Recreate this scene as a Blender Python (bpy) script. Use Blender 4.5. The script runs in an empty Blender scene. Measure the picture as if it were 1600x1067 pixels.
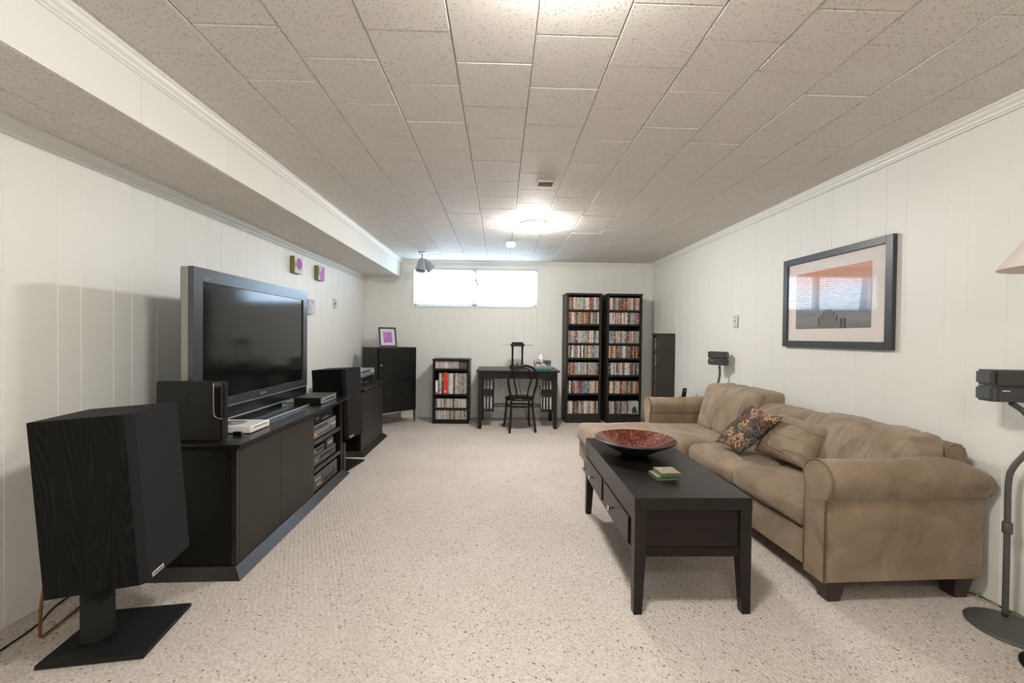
import bpy, bmesh, math, random
from mathutils import Vector, Matrix, noise
R = math.radians
rnd = random.Random(7)
sc = bpy.context.scene
COL = sc.collection

# ---------------------------------------------------------------- camera
cam_d = bpy.data.cameras.new('camera'); cam = bpy.data.objects.new('camera', cam_d); COL.objects.link(cam)
cam_d.sensor_width = 36; cam_d.lens = 655.0 / 1600 * 36; cam_d.clip_start = .05
yaw, pitch, roll = R(1.5821), R(-.7261), R(.63)
fw = Vector((math.sin(yaw)*math.cos(pitch), math.cos(yaw)*math.cos(pitch), math.sin(pitch)))
rt = Vector((math.cos(yaw), -math.sin(yaw), 0)); up = rt.cross(fw)
r2 = rt*math.cos(roll) + up*math.sin(roll); u2 = up*math.cos(roll) - rt*math.sin(roll)
cam.matrix_world = Matrix(((r2.x, u2.x, -fw.x, 0), (r2.y, u2.y, -fw.y, 0), (r2.z, u2.z, -fw.z, 1.34), (0, 0, 0, 1)))
sc.camera = cam

# ---------------------------------------------------------------- world, daylight, exposure
sc.view_settings.view_transform = 'Standard'; sc.view_settings.look = 'None'
sc.view_settings.gamma = 1; sc.view_settings.use_curve_mapping = False
sc.view_settings.exposure = 0.86
w = bpy.data.worlds.new('sky'); sc.world = w; w.use_nodes = True
w.node_tree.nodes['Background'].inputs[0].default_value = (.80, .90, 1.0, 1)
w.node_tree.nodes['Background'].inputs[1].default_value = 1.0

def area(name, loc, rot, sx, sy, power, col):
    d = bpy.data.lights.new(name, 'AREA'); d.shape = 'RECTANGLE'; d.size = sx; d.size_y = sy
    d.energy = power; d.color = col
    o = bpy.data.objects.new(name, d); COL.objects.link(o); o.location = loc; o.rotation_euler = rot
    return o
# overcast daylight in the window well
area('window_daylight', (-.42, 7.35, 2.25), (R(-82), 0, 0), 2.3, 1.0, 85, (.58, .78, 1.0))
LAMP = (148.0, 125.0, 68.0)      # radiance of the lit ceiling domes: by the window, mid room, added fill behind the camera

# ---------------------------------------------------------------- materials
def nt(name):
    m = bpy.data.materials.new(name); m.use_nodes = True
    t = m.node_tree; return m, t, t.nodes['Principled BSDF']
def mat(name, col, rough=.5, metal=0, spec=.5, coat=0, emis=None, es=0, sheen=0):
    m, t, b = nt(name)
    b.inputs['Base Color'].default_value = (*col, 1); b.inputs['Roughness'].default_value = rough
    b.inputs['Metallic'].default_value = metal; b.inputs['Specular IOR Level'].default_value = spec
    b.inputs['Coat Weight'].default_value = coat; b.inputs['Sheen Weight'].default_value = sheen
    if emis: b.inputs['Emission Color'].default_value = (*emis, 1); b.inputs['Emission Strength'].default_value = es
    return m
def N(t, k, **kw):
    n = t.nodes.new(k)
    for a, b in kw.items():
        if a.startswith('i_'): n.inputs[a[2:].replace('_', ' ')].default_value = b
        else: setattr(n, a, b)
    return n
def ramp(t, stops, interp='LINEAR'):
    n = t.nodes.new('ShaderNodeValToRGB'); cr = n.color_ramp; cr.interpolation = interp
    while len(cr.elements) < len(stops): cr.elements.new(.5)
    for e, (p, c) in zip(cr.elements, stops):
        e.position = p; e.color = (*c, 1) if len(c) == 3 else c
    return n
def mixc(t, fac, a, b, blend='MIX'):
    n = t.nodes.new('ShaderNodeMix'); n.data_type = 'RGBA'; n.blend_type = blend
    for s, v in ((0, fac), (6, a), (7, b)):
        if hasattr(v, 'node'): t.links.new(v, n.inputs[s])
        else: n.inputs[s].default_value = v if s == 0 else (*v, 1)
    return n.outputs[2]
def coords(t, which='Object', scale=(1, 1, 1), rot=(0, 0, 0), world=False):
    mp = t.nodes.new('ShaderNodeMapping'); mp.inputs['Scale'].default_value = scale; mp.inputs['Rotation'].default_value = rot
    if world: g = t.nodes.new('ShaderNodeNewGeometry'); t.links.new(g.outputs['Position'], mp.inputs[0])
    else: g = t.nodes.new('ShaderNodeTexCoord'); t.links.new(g.outputs[which], mp.inputs[0])
    return mp.outputs[0]
def bump(t, b, h, strength=.3, dist=.005):
    n = t.nodes.new('ShaderNodeBump'); n.inputs['Strength'].default_value = strength; n.inputs['Distance'].default_value = dist
    t.links.new(h, n.inputs['Height']); t.links.new(n.outputs[0], b.inputs['Normal'])

def paint(name, col, rough=.45):
    m, t, b = nt(name); c = coords(t, world=True, scale=(1, 1, 1))
    n = N(t, 'ShaderNodeTexNoise', i_Scale=2.2, i_Detail=3.0); t.links.new(c, n.inputs[0])
    t.links.new(mixc(t, n.outputs[0], tuple(x*.965 for x in col), tuple(min(1, x*1.03) for x in col)), b.inputs['Base Color'])
    n2 = N(t, 'ShaderNodeTexNoise', i_Scale=260.0, i_Detail=2.0); t.links.new(c, n2.inputs[0])
    bump(t, b, n2.outputs[0], .12, .002)
    b.inputs['Roughness'].default_value = rough
    return m
WALL = paint('wall_paint', (.79, .79, .742)); TRIM = paint('trim_paint', (.80, .80, .75), .38)

def tile_mat():
    m, t, b = nt('ceiling_tile')
    c1 = coords(t, world=True, scale=(55, 150, 1), rot=(0, 0, .5)); c2 = coords(t, world=True, scale=(150, 60, 1), rot=(0, 0, .2))
    out = None
    for c, s in ((c1, 0), (c2, 4)):
        v = N(t, 'ShaderNodeTexVoronoi', i_Scale=1.0, voronoi_dimensions='2D'); t.links.new(c, v.inputs['Vector'])
        r = ramp(t, [(0, (1, 1, 1)), (.22, (1, 1, 1)), (.34, (0, 0, 0))]); t.links.new(v.outputs['Distance'], r.inputs[0])
        sep = t.nodes.new('ShaderNodeSeparateColor'); t.links.new(v.outputs['Color'], sep.inputs[0])
        g = N(t, 'ShaderNodeMath', operation='GREATER_THAN'); t.links.new(sep.outputs[0], g.inputs[0]); g.inputs[1].default_value = .87
        mu = N(t, 'ShaderNodeMath', operation='MULTIPLY'); t.links.new(r.outputs[0], mu.inputs[0]); t.links.new(g.outputs[0], mu.inputs[1])
        if out is None: out = mu.outputs[0]
        else:
            mx = N(t, 'ShaderNodeMath', operation='MAXIMUM'); t.links.new(out, mx.inputs[0]); t.links.new(mu.outputs[0], mx.inputs[1]); out = mx.outputs[0]
    n = N(t, 'ShaderNodeTexNoise', i_Scale=6.0, i_Detail=4.0); t.links.new(coords(t, world=True), n.inputs[0])
    base = mixc(t, n.outputs[0], (.69, .645, .59), (.74, .70, .65))
    oi = t.nodes.new('ShaderNodeObjectInfo')
    base = mixc(t, oi.outputs['Random'], base, (.565, .52, .465)) if False else base
    t.links.new(mixc(t, out, base, (.44, .40, .355)), b.inputs['Base Color'])
    inv = N(t, 'ShaderNodeMath', operation='MULTIPLY'); t.links.new(out, inv.inputs[0]); inv.inputs[1].default_value = -1
    nb = N(t, 'ShaderNodeTexNoise', i_Scale=120.0, i_Detail=2.0); t.links.new(coords(t, world=True), nb.inputs[0])
    ad = N(t, 'ShaderNodeMath', operation='MULTIPLY_ADD'); t.links.new(nb.outputs[0], ad.inputs[0]); ad.inputs[1].default_value = .35; t.links.new(inv.outputs[0], ad.inputs[2])
    bump(t, b, ad.outputs[0], .5, .002); b.inputs['Roughness'].default_value = .7
    return m
TILE = tile_mat(); JOINT = mat('tile_joint', (.10, .085, .07), .9)

def carpet_mat():
    m, t, b = nt('berber_carpet')
    c = coords(t, world=True, rot=(0, 0, .35))
    v = N(t, 'ShaderNodeTexVoronoi', i_Scale=135.0, i_Randomness=.6, voronoi_dimensions='2D'); t.links.new(c, v.inputs['Vector'])
    sep = t.nodes.new('ShaderNodeSeparateColor'); t.links.new(v.outputs['Color'], sep.inputs[0])
    r = ramp(t, [(0, (.20, .15, .12)), (.010, (.23, .175, .14)), (.013, (.46, .405, .36)), (.10, (.57, .505, .455)), (.5, (.655, .595, .54)), (1, (.72, .665, .61))])
    t.links.new(sep.outputs[0], r.inputs[0])
    edge = ramp(t, [(0, (1, 1, 1)), (.55, (.96, .955, .95)), (.95, (.70, .675, .65))]); t.links.new(v.outputs['Distance'], edge.inputs[0])
    col = mixc(t, 1.0, r.outputs[0], edge.outputs[0], 'MULTIPLY')
    n = N(t, 'ShaderNodeTexNoise', i_Scale=1.6, i_Detail=5.0); t.links.new(c, n.inputs[0])
    rn = ramp(t, [(.3, (.90, .885, .87)), (.7, (1, 1, 1))]); t.links.new(n.outputs[0], rn.inputs[0])
    col = mixc(t, 1.0, col, rn.outputs[0], 'MULTIPLY')
    t.links.new(col, b.inputs['Base Color']); b.inputs['Roughness'].default_value = .95; b.inputs['Specular IOR Level'].default_value = .1
    wv = N(t, 'ShaderNodeTexWave', i_Scale=18.0, i_Distortion=1.5, i_Detail=1.0, bands_direction='DIAGONAL'); t.links.new(c, wv.inputs[0])
    sub = N(t, 'ShaderNodeMath', operation='MULTIPLY_ADD'); t.links.new(wv.outputs[1], sub.inputs[0]); sub.inputs[1].default_value = .35
    iv = N(t, 'ShaderNodeMath', operation='SUBTRACT'); iv.inputs[0].default_value = 1; t.links.new(v.outputs['Distance'], iv.inputs[1]); t.links.new(iv.outputs[0], sub.inputs[2])
    bump(t, b, sub.outputs[0], .8, .006)
    return m
CARPET = carpet_mat()

def grainy(name, c0, c1, rough=.4, axis='Z', sc_=14, bs=.15, spec=.5, coat=0):
    m, t, b = nt(name)
    s = {'X': (.5, sc_, sc_), 'Y': (sc_, .5, sc_), 'Z': (sc_, sc_, .5)}[axis]
    c = coords(t, scale=s); n = N(t, 'ShaderNodeTexNoise', i_Scale=1.6, i_Detail=6.0, i_Distortion=.6); t.links.new(c, n.inputs[0])
    r = ramp(t, [(.35, c0), (.65, c1)]); t.links.new(n.outputs[0], r.inputs[0]); t.links.new(r.outputs[0], b.inputs['Base Color'])
    bump(t, b, n.outputs[0], bs, .003); b.inputs['Roughness'].default_value = rough; b.inputs['Specular IOR Level'].default_value = spec; b.inputs['Coat Weight'].default_value = coat
    return m
def ash_mat():
    m, t, b = nt('black_ash_veneer')
    c = coords(t, scale=(8, 8, .55)); n = N(t, 'ShaderNodeTexNoise', i_Scale=1.3, i_Detail=1.5); t.links.new(c, n.inputs[0])
    mul = N(t, 'ShaderNodeMath', operation='MULTIPLY'); mul.inputs[1].default_value = 26; t.links.new(n.outputs[0], mul.inputs[0])
    fr = N(t, 'ShaderNodeMath', operation='PINGPONG'); fr.inputs[1].default_value = .5; t.links.new(mul.outputs[0], fr.inputs[0])
    r = ramp(t, [(0, (.011, .0105, .010)), (.3, (.004, .004, .004)), (1, (.0028, .0028, .0028))]); t.links.new(fr.outputs[0], r.inputs[0])
    t.links.new(r.outputs[0], b.inputs['Base Color']); bump(t, b, fr.outputs[0], .35, .002); b.inputs['Roughness'].default_value = .55; b.inputs['Specular IOR Level'].default_value = .12
    return m
ASH = ash_mat()
CABTOP = grainy('black_brown_laminate', (.010, .008, .007), (.016, .013, .011), .28, 'Y', 20, .05)
CABDOOR = grainy('black_brown_door', (.018, .014, .0115), (.024, .019, .016), .45, 'Y', 20, .05, spec=.4)
CABIN = mat('cabinet_inside_black', (.004, .0035, .003), .4, 0, .3)
ESP = grainy('espresso_wood', (.0065, .0042, .0036), (.012, .0078, .0064), .33, 'Y', 16, .08, spec=.35)
ESPX = grainy('espresso_wood_end', (.0065, .0042, .0036), (.012, .0078, .0064), .40, 'X', 16, .08, spec=.25)
SHELFW = grainy('dark_oak_shelf', (.016, .0125, .010), (.026, .020, .016), .48, 'Z', 22, .1, spec=.35)
BLK = mat('black_lacquer', (.005, .005, .005), .36, 0, .35); BLKM = mat('black_matte', (.008, .008, .008), .6, 0, .3)
METB = mat('black_metal', (.006, .006, .0055), .33, 0, .35)
STEEL = mat('brushed_steel', (.55, .54, .53), .3, 1); CHROME = mat('satin_nickel', (.72, .69, .65), .25, 1)
SILVER = mat('silver_plastic', (.42, .43, .45), .35, .6); WHITEP = mat('white_plastic', (.78, .77, .74), .4)
IVORY = mat('ivory_plastic', (.66, .62, .53), .45); BEIGEP = mat('beige_plastic', (.60, .55, .47), .5)
GREYP = mat('grey_plastic', (.075, .074, .070), .5); DKGREY = mat('dark_grey_plastic', (.040, .040, .040), .5)
def cloth(name, col, s=900, strength=.4):
    m, t, b = nt(name); c = coords(t)
    n = N(t, 'ShaderNodeTexNoise', i_Scale=float(s), i_Detail=1.0); t.links.new(c, n.inputs[0])
    t.links.new(mixc(t, n.outputs[0], tuple(x*.6 for x in col), tuple(x*1.4 for x in col)), b.inputs['Base Color'])
    bump(t, b, n.outputs[0], strength, .002); b.inputs['Roughness'].default_value = .9; b.inputs['Specular IOR Level'].default_value = .15
    return m
GRILLE = cloth('speaker_grille_cloth', (.016, .0165, .018))
TVBEZ = mat('tv_gunmetal_bezel', (.085, .088, .097), .26, .5); TVDARK = mat('tv_dark_back', (.035, .034, .03), .4)
TVSIL = mat('tv_side_band', (.30, .295, .255), .38, .3); TVPNL = mat('tv_glossy_black', (.012, .013, .016), .18)
SCREEN = mat('tv_screen', (.006, .006, .006), .10, 0, .55)
SILVEDGE = mat('bright_silver_edge', (.75, .76, .78), .3, .8)

def sofa_mat(name, ribs, crease=False):
    m, t, b = nt(name); c = coords(t)
    n = N(t, 'ShaderNodeTexNoise', i_Scale=5.0, i_Detail=4.0, i_Distortion=.8); t.links.new(c, n.inputs[0])
    r = ramp(t, [(.28, (.205, .148, .098)), (.5, (.275, .208, .145)), (.72, (.345, .270, .195))]); t.links.new(n.outputs[0], r.inputs[0])
    col = r.outputs[0]
    if ribs:
        c2 = coords(t, scale=(1, 1, 1), rot=(R(32), R(20), R(38)))
        a = N(t, 'ShaderNodeTexWave', i_Scale=26.0, i_Distortion=.4, bands_direction='X'); t.links.new(c2, a.inputs[0])
        d = N(t, 'ShaderNodeTexWave', i_Scale=34.0, i_Distortion=.4, bands_direction='Z'); t.links.new(c2, d.inputs[0])
        mu = N(t, 'ShaderNodeMath', operation='MULTIPLY'); t.links.new(a.outputs[1], mu.inputs[0]); t.links.new(d.outputs[1], mu.inputs[1])
        rr = ramp(t, [(0, (.74, .70, .66)), (.45, (1.12, 1.1, 1.08))]); t.links.new(mu.outputs[0], rr.inputs[0])
        col = mixc(t, 1.0, col, rr.outputs[0], 'MULTIPLY'); bump(t, b, mu.outputs[0], .45, .004)
    elif crease:
        c3 = coords(t, scale=(1.2, 5.5, 1.3), rot=(R(12), 0, 0)); nn = N(t, 'ShaderNodeTexNoise', i_Scale=1.5, i_Detail=2.0, i_Distortion=.5); t.links.new(c3, nn.inputs[0])
        rr = ramp(t, [(.40, (1, 1, 1)), (.475, (.75, .75, .75)), (.50, (0, 0, 0)), (.53, (.8, .8, .8)), (.62, (1, 1, 1))]); t.links.new(nn.outputs[0], rr.inputs[0]); bump(t, b, rr.outputs[0], .55, .018)
    else:
        n2 = N(t, 'ShaderNodeTexNoise', i_Scale=600.0); t.links.new(c, n2.inputs[0]); bump(t, b, n2.outputs[0], .15, .002)
    t.links.new(col, b.inputs['Base Color']); b.inputs['Roughness'].default_value = .9
    b.inputs['Sheen Weight'].default_value = .25; b.inputs['Sheen Roughness'].default_value = .4; b.inputs['Specular IOR Level'].default_value = .15
    return m
SOFA = sofa_mat('tan_microsuede', False); SOFAR = sofa_mat('tan_ribbed_chenille', True)
SOFAC = sofa_mat('tan_microsuede_creased', False, True)
SOFAP = mat('tan_piping', (.17, .115, .07), .85); LEGW = mat('dark_walnut_leg', (.030, .014, .010), .35)

def kilim():
    m, t, b = nt('tapestry_pattern'); c = coords(t, 'Object', rot=(0, 0, R(45)))
    v = N(t, 'ShaderNodeTexVoronoi', i_Scale=21.0, i_Randomness=.12, voronoi_dimensions='2D'); t.links.new(c, v.inputs['Vector'])
    sep = t.nodes.new('ShaderNodeSeparateColor'); t.links.new(v.outputs['Color'], sep.inputs[0])
    cc = ramp(t, [(0, (.42, .21, .11)), (.25, (.10, .022, .015)), (.45, (.035, .035, .038)), (.62, (.16, .13, .09)), (.8, (.40, .24, .14)), (.95, (.05, .06, .07))], 'CONSTANT'); t.links.new(sep.outputs[0], cc.inputs[0])
    n = N(t, 'ShaderNodeTexNoise', i_Scale=75.0, i_Detail=0.5); t.links.new(c, n.inputs[0])
    r = ramp(t, [(0, (.020, .018, .018)), (.44, (.020, .018, .018)), (.47, (1, 1, 1)), (.58, (1, 1, 1)), (.60, (.9, .7, .5))], 'CONSTANT'); t.links.new(n.outputs[0], r.inputs[0])
    e = ramp(t, [(0, (.30, .20, .12)), (.10, (.30, .20, .12)), (.12, (0, 0, 0)), (.2, (0, 0, 0)), (.22, (1, 1, 1))], 'CONSTANT'); t.links.new(v.outputs['Distance'], e.inputs[0])
    k1 = mixc(t, 1.0, cc.outputs[0], r.outputs[0], 'MULTIPLY')
    g2 = ramp(t, [(.52, (0, 0, 0)), (.60, (.22, .19, .14))]); n9 = N(t, 'ShaderNodeTexNoise', i_Scale=140.0); t.links.new(c, n9.inputs[0]); t.links.new(n9.outputs[0], g2.inputs[0])
    t.links.new(mixc(t, .8, k1, g2.outputs[0], 'ADD'), b.inputs['Base Color'])
    bump(t, b, n.outputs[0], .3, .003); b.inputs['Roughness'].default_value = .9
    return m
KILIM = kilim()

def bowl_in():
    m, t, b = nt('red_shell_mosaic'); c = coords(t)
    v = N(t, 'ShaderNodeTexVoronoi', i_Scale=75.0, i_Randomness=.9); t.links.new(c, v.inputs['Vector'])
    sep = t.nodes.new('ShaderNodeSeparateColor'); t.links.new(v.outputs['Color'], sep.inputs[0])
    r = ramp(t, [(0, (.04, .006, .004)), (.5, (.14, .018, .011)), (.85, (.26, .05, .028)), (1, (.34, .12, .07))]); t.links.new(sep.outputs[0], r.inputs[0])
    t.links.new(r.outputs[0], b.inputs['Base Color']); b.inputs['Roughness'].default_value = .16; b.inputs['Metallic'].default_value = .35
    nm = N(t, 'ShaderNodeVectorMath', operation='MULTIPLY_ADD')
    bump(t, b, sep.outputs[1], .25, .004); b.inputs['Coat Weight'].default_value = .6
    return m
BOWLIN = bowl_in(); BOWLOUT = mat('slate_lacquer', (.022, .025, .028), .35)

def pic_glass(name):
    m = bpy.data.materials.new(name); m.use_nodes = True; t = m.node_tree; t.nodes.clear()
    o = t.nodes.new('ShaderNodeOutputMaterial'); tr = t.nodes.new('ShaderNodeBsdfTransparent'); g = t.nodes.new('ShaderNodeBsdfGlossy')
    g.inputs['Roughness'].default_value = .01; lw = N(t, 'ShaderNodeLayerWeight', i_Blend=.5); pw = N(t, 'ShaderNodeMath', operation='POWER'); pw.inputs[1].default_value = 5.0; t.links.new(lw.outputs['Facing'], pw.inputs[0])
    f = N(t, 'ShaderNodeMath', operation='MULTIPLY_ADD'); f.inputs[1].default_value = .95; f.inputs[2].default_value = .045; t.links.new(pw.outputs[0], f.inputs[0]); mx = t.nodes.new('ShaderNodeMixShader')
    t.links.new(f.outputs[0], mx.inputs[0]); t.links.new(tr.outputs[0], mx.inputs[1]); t.links.new(g.outputs[0], mx.inputs[2]); t.links.new(mx.outputs[0], o.inputs[0])
    return m
GLASS = pic_glass('clear_glass')
def slat_mat():
    m = bpy.data.materials.new('white_blind_slat'); m.use_nodes = True; t = m.node_tree; t.nodes.clear()
    o = t.nodes.new('ShaderNodeOutputMaterial'); d = t.nodes.new('ShaderNodeBsdfDiffuse'); s = t.nodes.new('ShaderNodeBsdfTranslucent')
    d.inputs[0].default_value = (.85, .87, .9, 1); s.inputs[0].default_value = (.62, .66, .72, 1); mx = t.nodes.new('ShaderNodeMixShader'); mx.inputs[0].default_value = .22
    t.links.new(d.outputs[0], mx.inputs[1]); t.links.new(s.outputs[0], mx.inputs[2]); t.links.new(mx.outputs[0], o.inputs[0]); return m
SLAT = slat_mat()
def shade_mat():
    m = bpy.data.materials.new('cream_shade_fabric'); m.use_nodes = True; t = m.node_tree; t.nodes.clear()
    o = t.nodes.new('ShaderNodeOutputMaterial'); d = t.nodes.new('ShaderNodeBsdfDiffuse'); s = t.nodes.new('ShaderNodeBsdfTranslucent')
    d.inputs[0].default_value = (.82, .76, .70, 1); s.inputs[0].default_value = (.8, .7, .6, 1); mx = t.nodes.new('ShaderNodeMixShader'); mx.inputs[0].default_value = .3
    t.links.new(d.outputs[0], mx.inputs[1]); t.links.new(s.outputs[0], mx.inputs[2]); t.links.new(mx.outputs[0], o.inputs[0]); return m
SHADE = shade_mat()
DOMES = [mat('lit_glass_dome', (.9, .88, .84), .3, emis=(1.0, .965, .92), es=e) for e in LAMP]

# ---------------------------------------------------------------- mesh helpers
class B:
    def __init__(s): s.bm = bmesh.new(); s.mi = 0; s.T = None
    def _v(s, p):
        p = Vector(p)
        if s.T is not None: p = s.T @ p
        return s.bm.verts.new(p)
    def _f(s, vs, smooth=False):
        try: f = s.bm.faces.new(vs)
        except ValueError: return None
        f.material_index = s.mi; f.smooth = smooth; return f
    def box(s, x0, x1, y0, y1, z0, z1):
        v = [s._v((x, y, z)) for z in (z0, z1) for y in (y0, y1) for x in (x0, x1)]
        for q in ((0, 2, 3, 1), (4, 5, 7, 6), (0, 1, 5, 4), (2, 6, 7, 3), (0, 4, 6, 2), (1, 3, 7, 5)): s._f([v[i] for i in q])
        return s
    def hexa(s, bot, top):
        b = [s._v(p) for p in bot]; t = [s._v(p) for p in top]; n = len(b)
        s._f(b[::-1]); s._f(t)
        for i in range(n): s._f([b[i], b[(i+1) % n], t[(i+1) % n], t[i]])
        return s
    def prism(s, pts, ax, a, b, smooth=False):
        def P(p, h):
            return {'X': (h, p[0], p[1]), 'Y': (p[0], h, p[1]), 'Z': (p[0], p[1], h)}[ax]
        A = [s._v(P(p, a)) for p in pts]; C = [s._v(P(p, b)) for p in pts]; n = len(pts)
        s._f(A[::-1]); s._f(C)
        for i in range(n): s._f([A[i], A[(i+1) % n], C[(i+1) % n], C[i]], smooth)
        return s
    def loft(s, rings, cap=True, smooth=True, closed=True):
        V = [[s._v(p) for p in r] for r in rings]; n = len(V[0])
        for a, b in zip(V, V[1:]):
            for i in range(n if closed else n-1): s._f([a[i], a[(i+1) % n], b[(i+1) % n], b[i]], smooth)
        if cap: s._f(V[0][::-1]); s._f(V[-1])
        return s
    def lathe(s, prof, c=(0, 0, 0), seg=32, sx=1, sy=1, cap=True):
        rings = []
        for r, z in prof:
            rings.append([(c[0]+sx*max(r, 1e-4)*math.cos(2*math.pi*i/seg), c[1]+sy*max(r, 1e-4)*math.sin(2*math.pi*i/seg), c[2]+z) for i in range(seg)])
        return s.loft(rings, cap)
    def tube(s, pts, r, seg=10, cap=True):
        pts = [Vector(p) for p in pts]; rr = r if isinstance(r, (list, tuple)) else [r]*len(pts); rings = []
        prev = None
        for i, p in enumerate(pts):
            d = (pts[min(i+1, len(pts)-1)] - pts[max(i-1, 0)]).normalized()
            ref = prev if prev is not None else (Vector((0, 0, 1)) if abs(d.z) < .9 else Vector((1, 0, 0)))
            u = (ref - d*ref.dot(d)).normalized(); v = d.cross(u); prev = u
            rings.append([p + (u*math.cos(2*math.pi*k/seg) + v*math.sin(2*math.pi*k/seg))*rr[i] for k in range(seg)])
        return s.loft(rings, cap)
    def bevel(s, w=.003, seg=1):
        bmesh.ops.bevel(s.bm, geom=s.bm.edges[:], offset=w, segments=seg, affect='EDGES', clamp_overlap=True); return s
    def build(s, name, m, parent=None, bev=0, seg=1, loc=None):
        if bev: s.bevel(bev, seg)
        bmesh.ops.recalc_face_normals(s.bm, faces=s.bm.faces[:])
        me = bpy.data.meshes.new(name); s.bm.to_mesh(me); s.bm.free()
        for x in (m if isinstance(m, (list, tuple)) else [m]): me.materials.append(x)
        o = bpy.data.objects.new(name, me); COL.objects.link(o)
        if parent: o.parent = parent
        if loc: o.location = loc
        return o
def bezier(pts, n=8):
    P = [Vector(p) for p in pts]; out = []
    for i in range(len(P)-1):
        p0, p1, p2, p3 = P[max(i-1, 0)], P[i], P[i+1], P[min(i+2, len(P)-1)]
        for k in range(n):
            t = k/n; out.append(.5*((2*p1)+(p2-p0)*t+(2*p0-5*p1+4*p2-p3)*t*t+(3*p1-p0-3*p2+p3)*t**3))
    return out + [P[-1]]
def tag(o, label=None, cat=None, group=None, kind=None):
    if label: o['label'] = label
    if cat: o['category'] = cat
    if group: o['group'] = group
    if kind: o['kind'] = kind
    return o
def thing(name, label, cat, loc=(0, 0, 0), rz=0, group=None):
    o = bpy.data.objects.new(name, None); COL.objects.link(o); o.location = loc; o.rotation_euler = (0, 0, rz); o.empty_display_size = .05
    return tag(o, label, cat, group)
def struct(name, b, m, parent=None, **k):
    o = b.build(name, m, parent, **k)
    if parent is None: o['kind'] = 'structure'
    return o
def inst(src, name, parent=None, loc=(0, 0, 0), scale=(1, 1, 1), m=None):
    o = bpy.data.objects.new(name, src); COL.objects.link(o); o.location = loc; o.scale = scale
    if parent: o.parent = parent
    if m: o.material_slots[0].link = 'OBJECT'; o.material_slots[0].material = m
    return o
def unit_mesh(name, m, bev=.012):
    b = B().box(0, 1, 0, 1, 0, 1)
    if bev: b.bevel(bev)
    bmesh.ops.recalc_face_normals(b.bm, faces=b.bm.faces[:])
    me = bpy.data.meshes.new(name); b.bm.to_mesh(me); b.bm.free(); me.materials.append(m); return me
def text(name, s, size, m, parent, M):
    c = bpy.data.curves.new(name, 'FONT'); c.body = s; c.size = size; c.extrude = .0006; c.align_x = 'CENTER'; c.align_y = 'CENTER'
    tmp = bpy.data.objects.new('tmp', c); COL.objects.link(tmp); bpy.context.view_layer.update()
    me = bpy.data.meshes.new_from_object(tmp.evaluated_get(bpy.context.evaluated_depsgraph_get())); COL.objects.unlink(tmp); bpy.data.objects.remove(tmp)
    me.materials.clear(); me.materials.append(m); me.transform(M)
    o = bpy.data.objects.new(name, me); COL.objects.link(o); o.parent = parent; return o

# ---------------------------------------------------------------- the room
YB, YF, LX, RX0, RS, CZ, SZ, SX = 6.886, -1.7, -2.22, 2.575, .0095, 2.565, 2.29, -1.645
struct('floor', B().box(-2.5, 2.9, YF-.1, YB+.15, -.12, 0), CARPET)
struct('wall_front', B().box(-2.5, 2.9, YF-.1, YF, 0, CZ+.1), WALL)

# ceiling and its staggered fibre tiles
ceil = struct('ceiling', B().box(-2.5, 2.9, YF-.1, YB+.15, CZ+.004, CZ+.12), JOINT)
def tile_mesh(w_, l_, name='tile'):
    t = .012; b = B().box(.0012, w_-.0012, .0012, l_-.0012, 0, t)
    es = [e for e in b.bm.edges if all(v.co.z < .001 for v in e.verts)]
    bmesh.ops.bevel(b.bm, geom=es, offset=.004, segments=1, affect='EDGES')
    bmesh.ops.recalc_face_normals(b.bm, faces=b.bm.faces[:])
    me = bpy.data.meshes.new(name); b.bm.to_mesh(me); b.bm.free(); me.materials.append(TILE); return me
TW, TL = .3415, .3575
full = tile_mesh(TW, TL); cut = {}
def lay(parent, x0, x1, xo, yo_even, yo_odd, z):
    i0 = math.floor((x0-xo)/TW)-1
    for i in range(i0, i0+20):
        a, b = max(x0, xo+i*TW), min(x1, xo+(i+1)*TW)
        if b-a < .02: continue
        off = yo_even if i % 2 == 0 else yo_odd
        j0 = math.floor((YF-off)/TL)
        for j in range(j0, j0+30):
            c, d = max(YF, off+j*TL), min(YB, off+(j+1)*TL)
            if d-c < .02: continue
            if b-a > TW-.001 and d-c > TL-.001: me = full
            else:
                k = (round(b-a, 3), round(d-c, 3))
                if k not in cut: cut[k] = tile_mesh(b-a, d-c)
                me = cut[k]
            o = inst(me, 'tile', parent, (a, c, z + rnd.uniform(-.0012, .0008)))
            o.rotation_euler = (rnd.uniform(-.0025, .0025), rnd.uniform(-.0025, .0025), 0)
lay(ceil, SX, 2.56, .129, 1.706, 1.889, CZ-.006)
# soffit (bulkhead) on the left
sof = struct('trim_1', B().box(-2.5, SX, YF, YB+.1, SZ+.004, SZ+.02).box(SX-.02, SX, YF, YB+.1, SZ, CZ), [WALL])
lay(sof, LX, SX-.0, -1.955, 1.885, 2.25-.18, SZ-.006)
# bulkhead face boards
unitb = unit_mesh('board', WALL, 0)
y = YF
for k, wd in enumerate([.61]*20):
    y1 = min(YB, y+wd)
    if y1-y > .02: inst(unitb, 'panel', sof, (SX, y+.001, SZ-.004), (.006, y1-y-.002, CZ-SZ+.004))
    y = y1
def crown(name, pts_fn, y0, y1):
    pass
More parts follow.
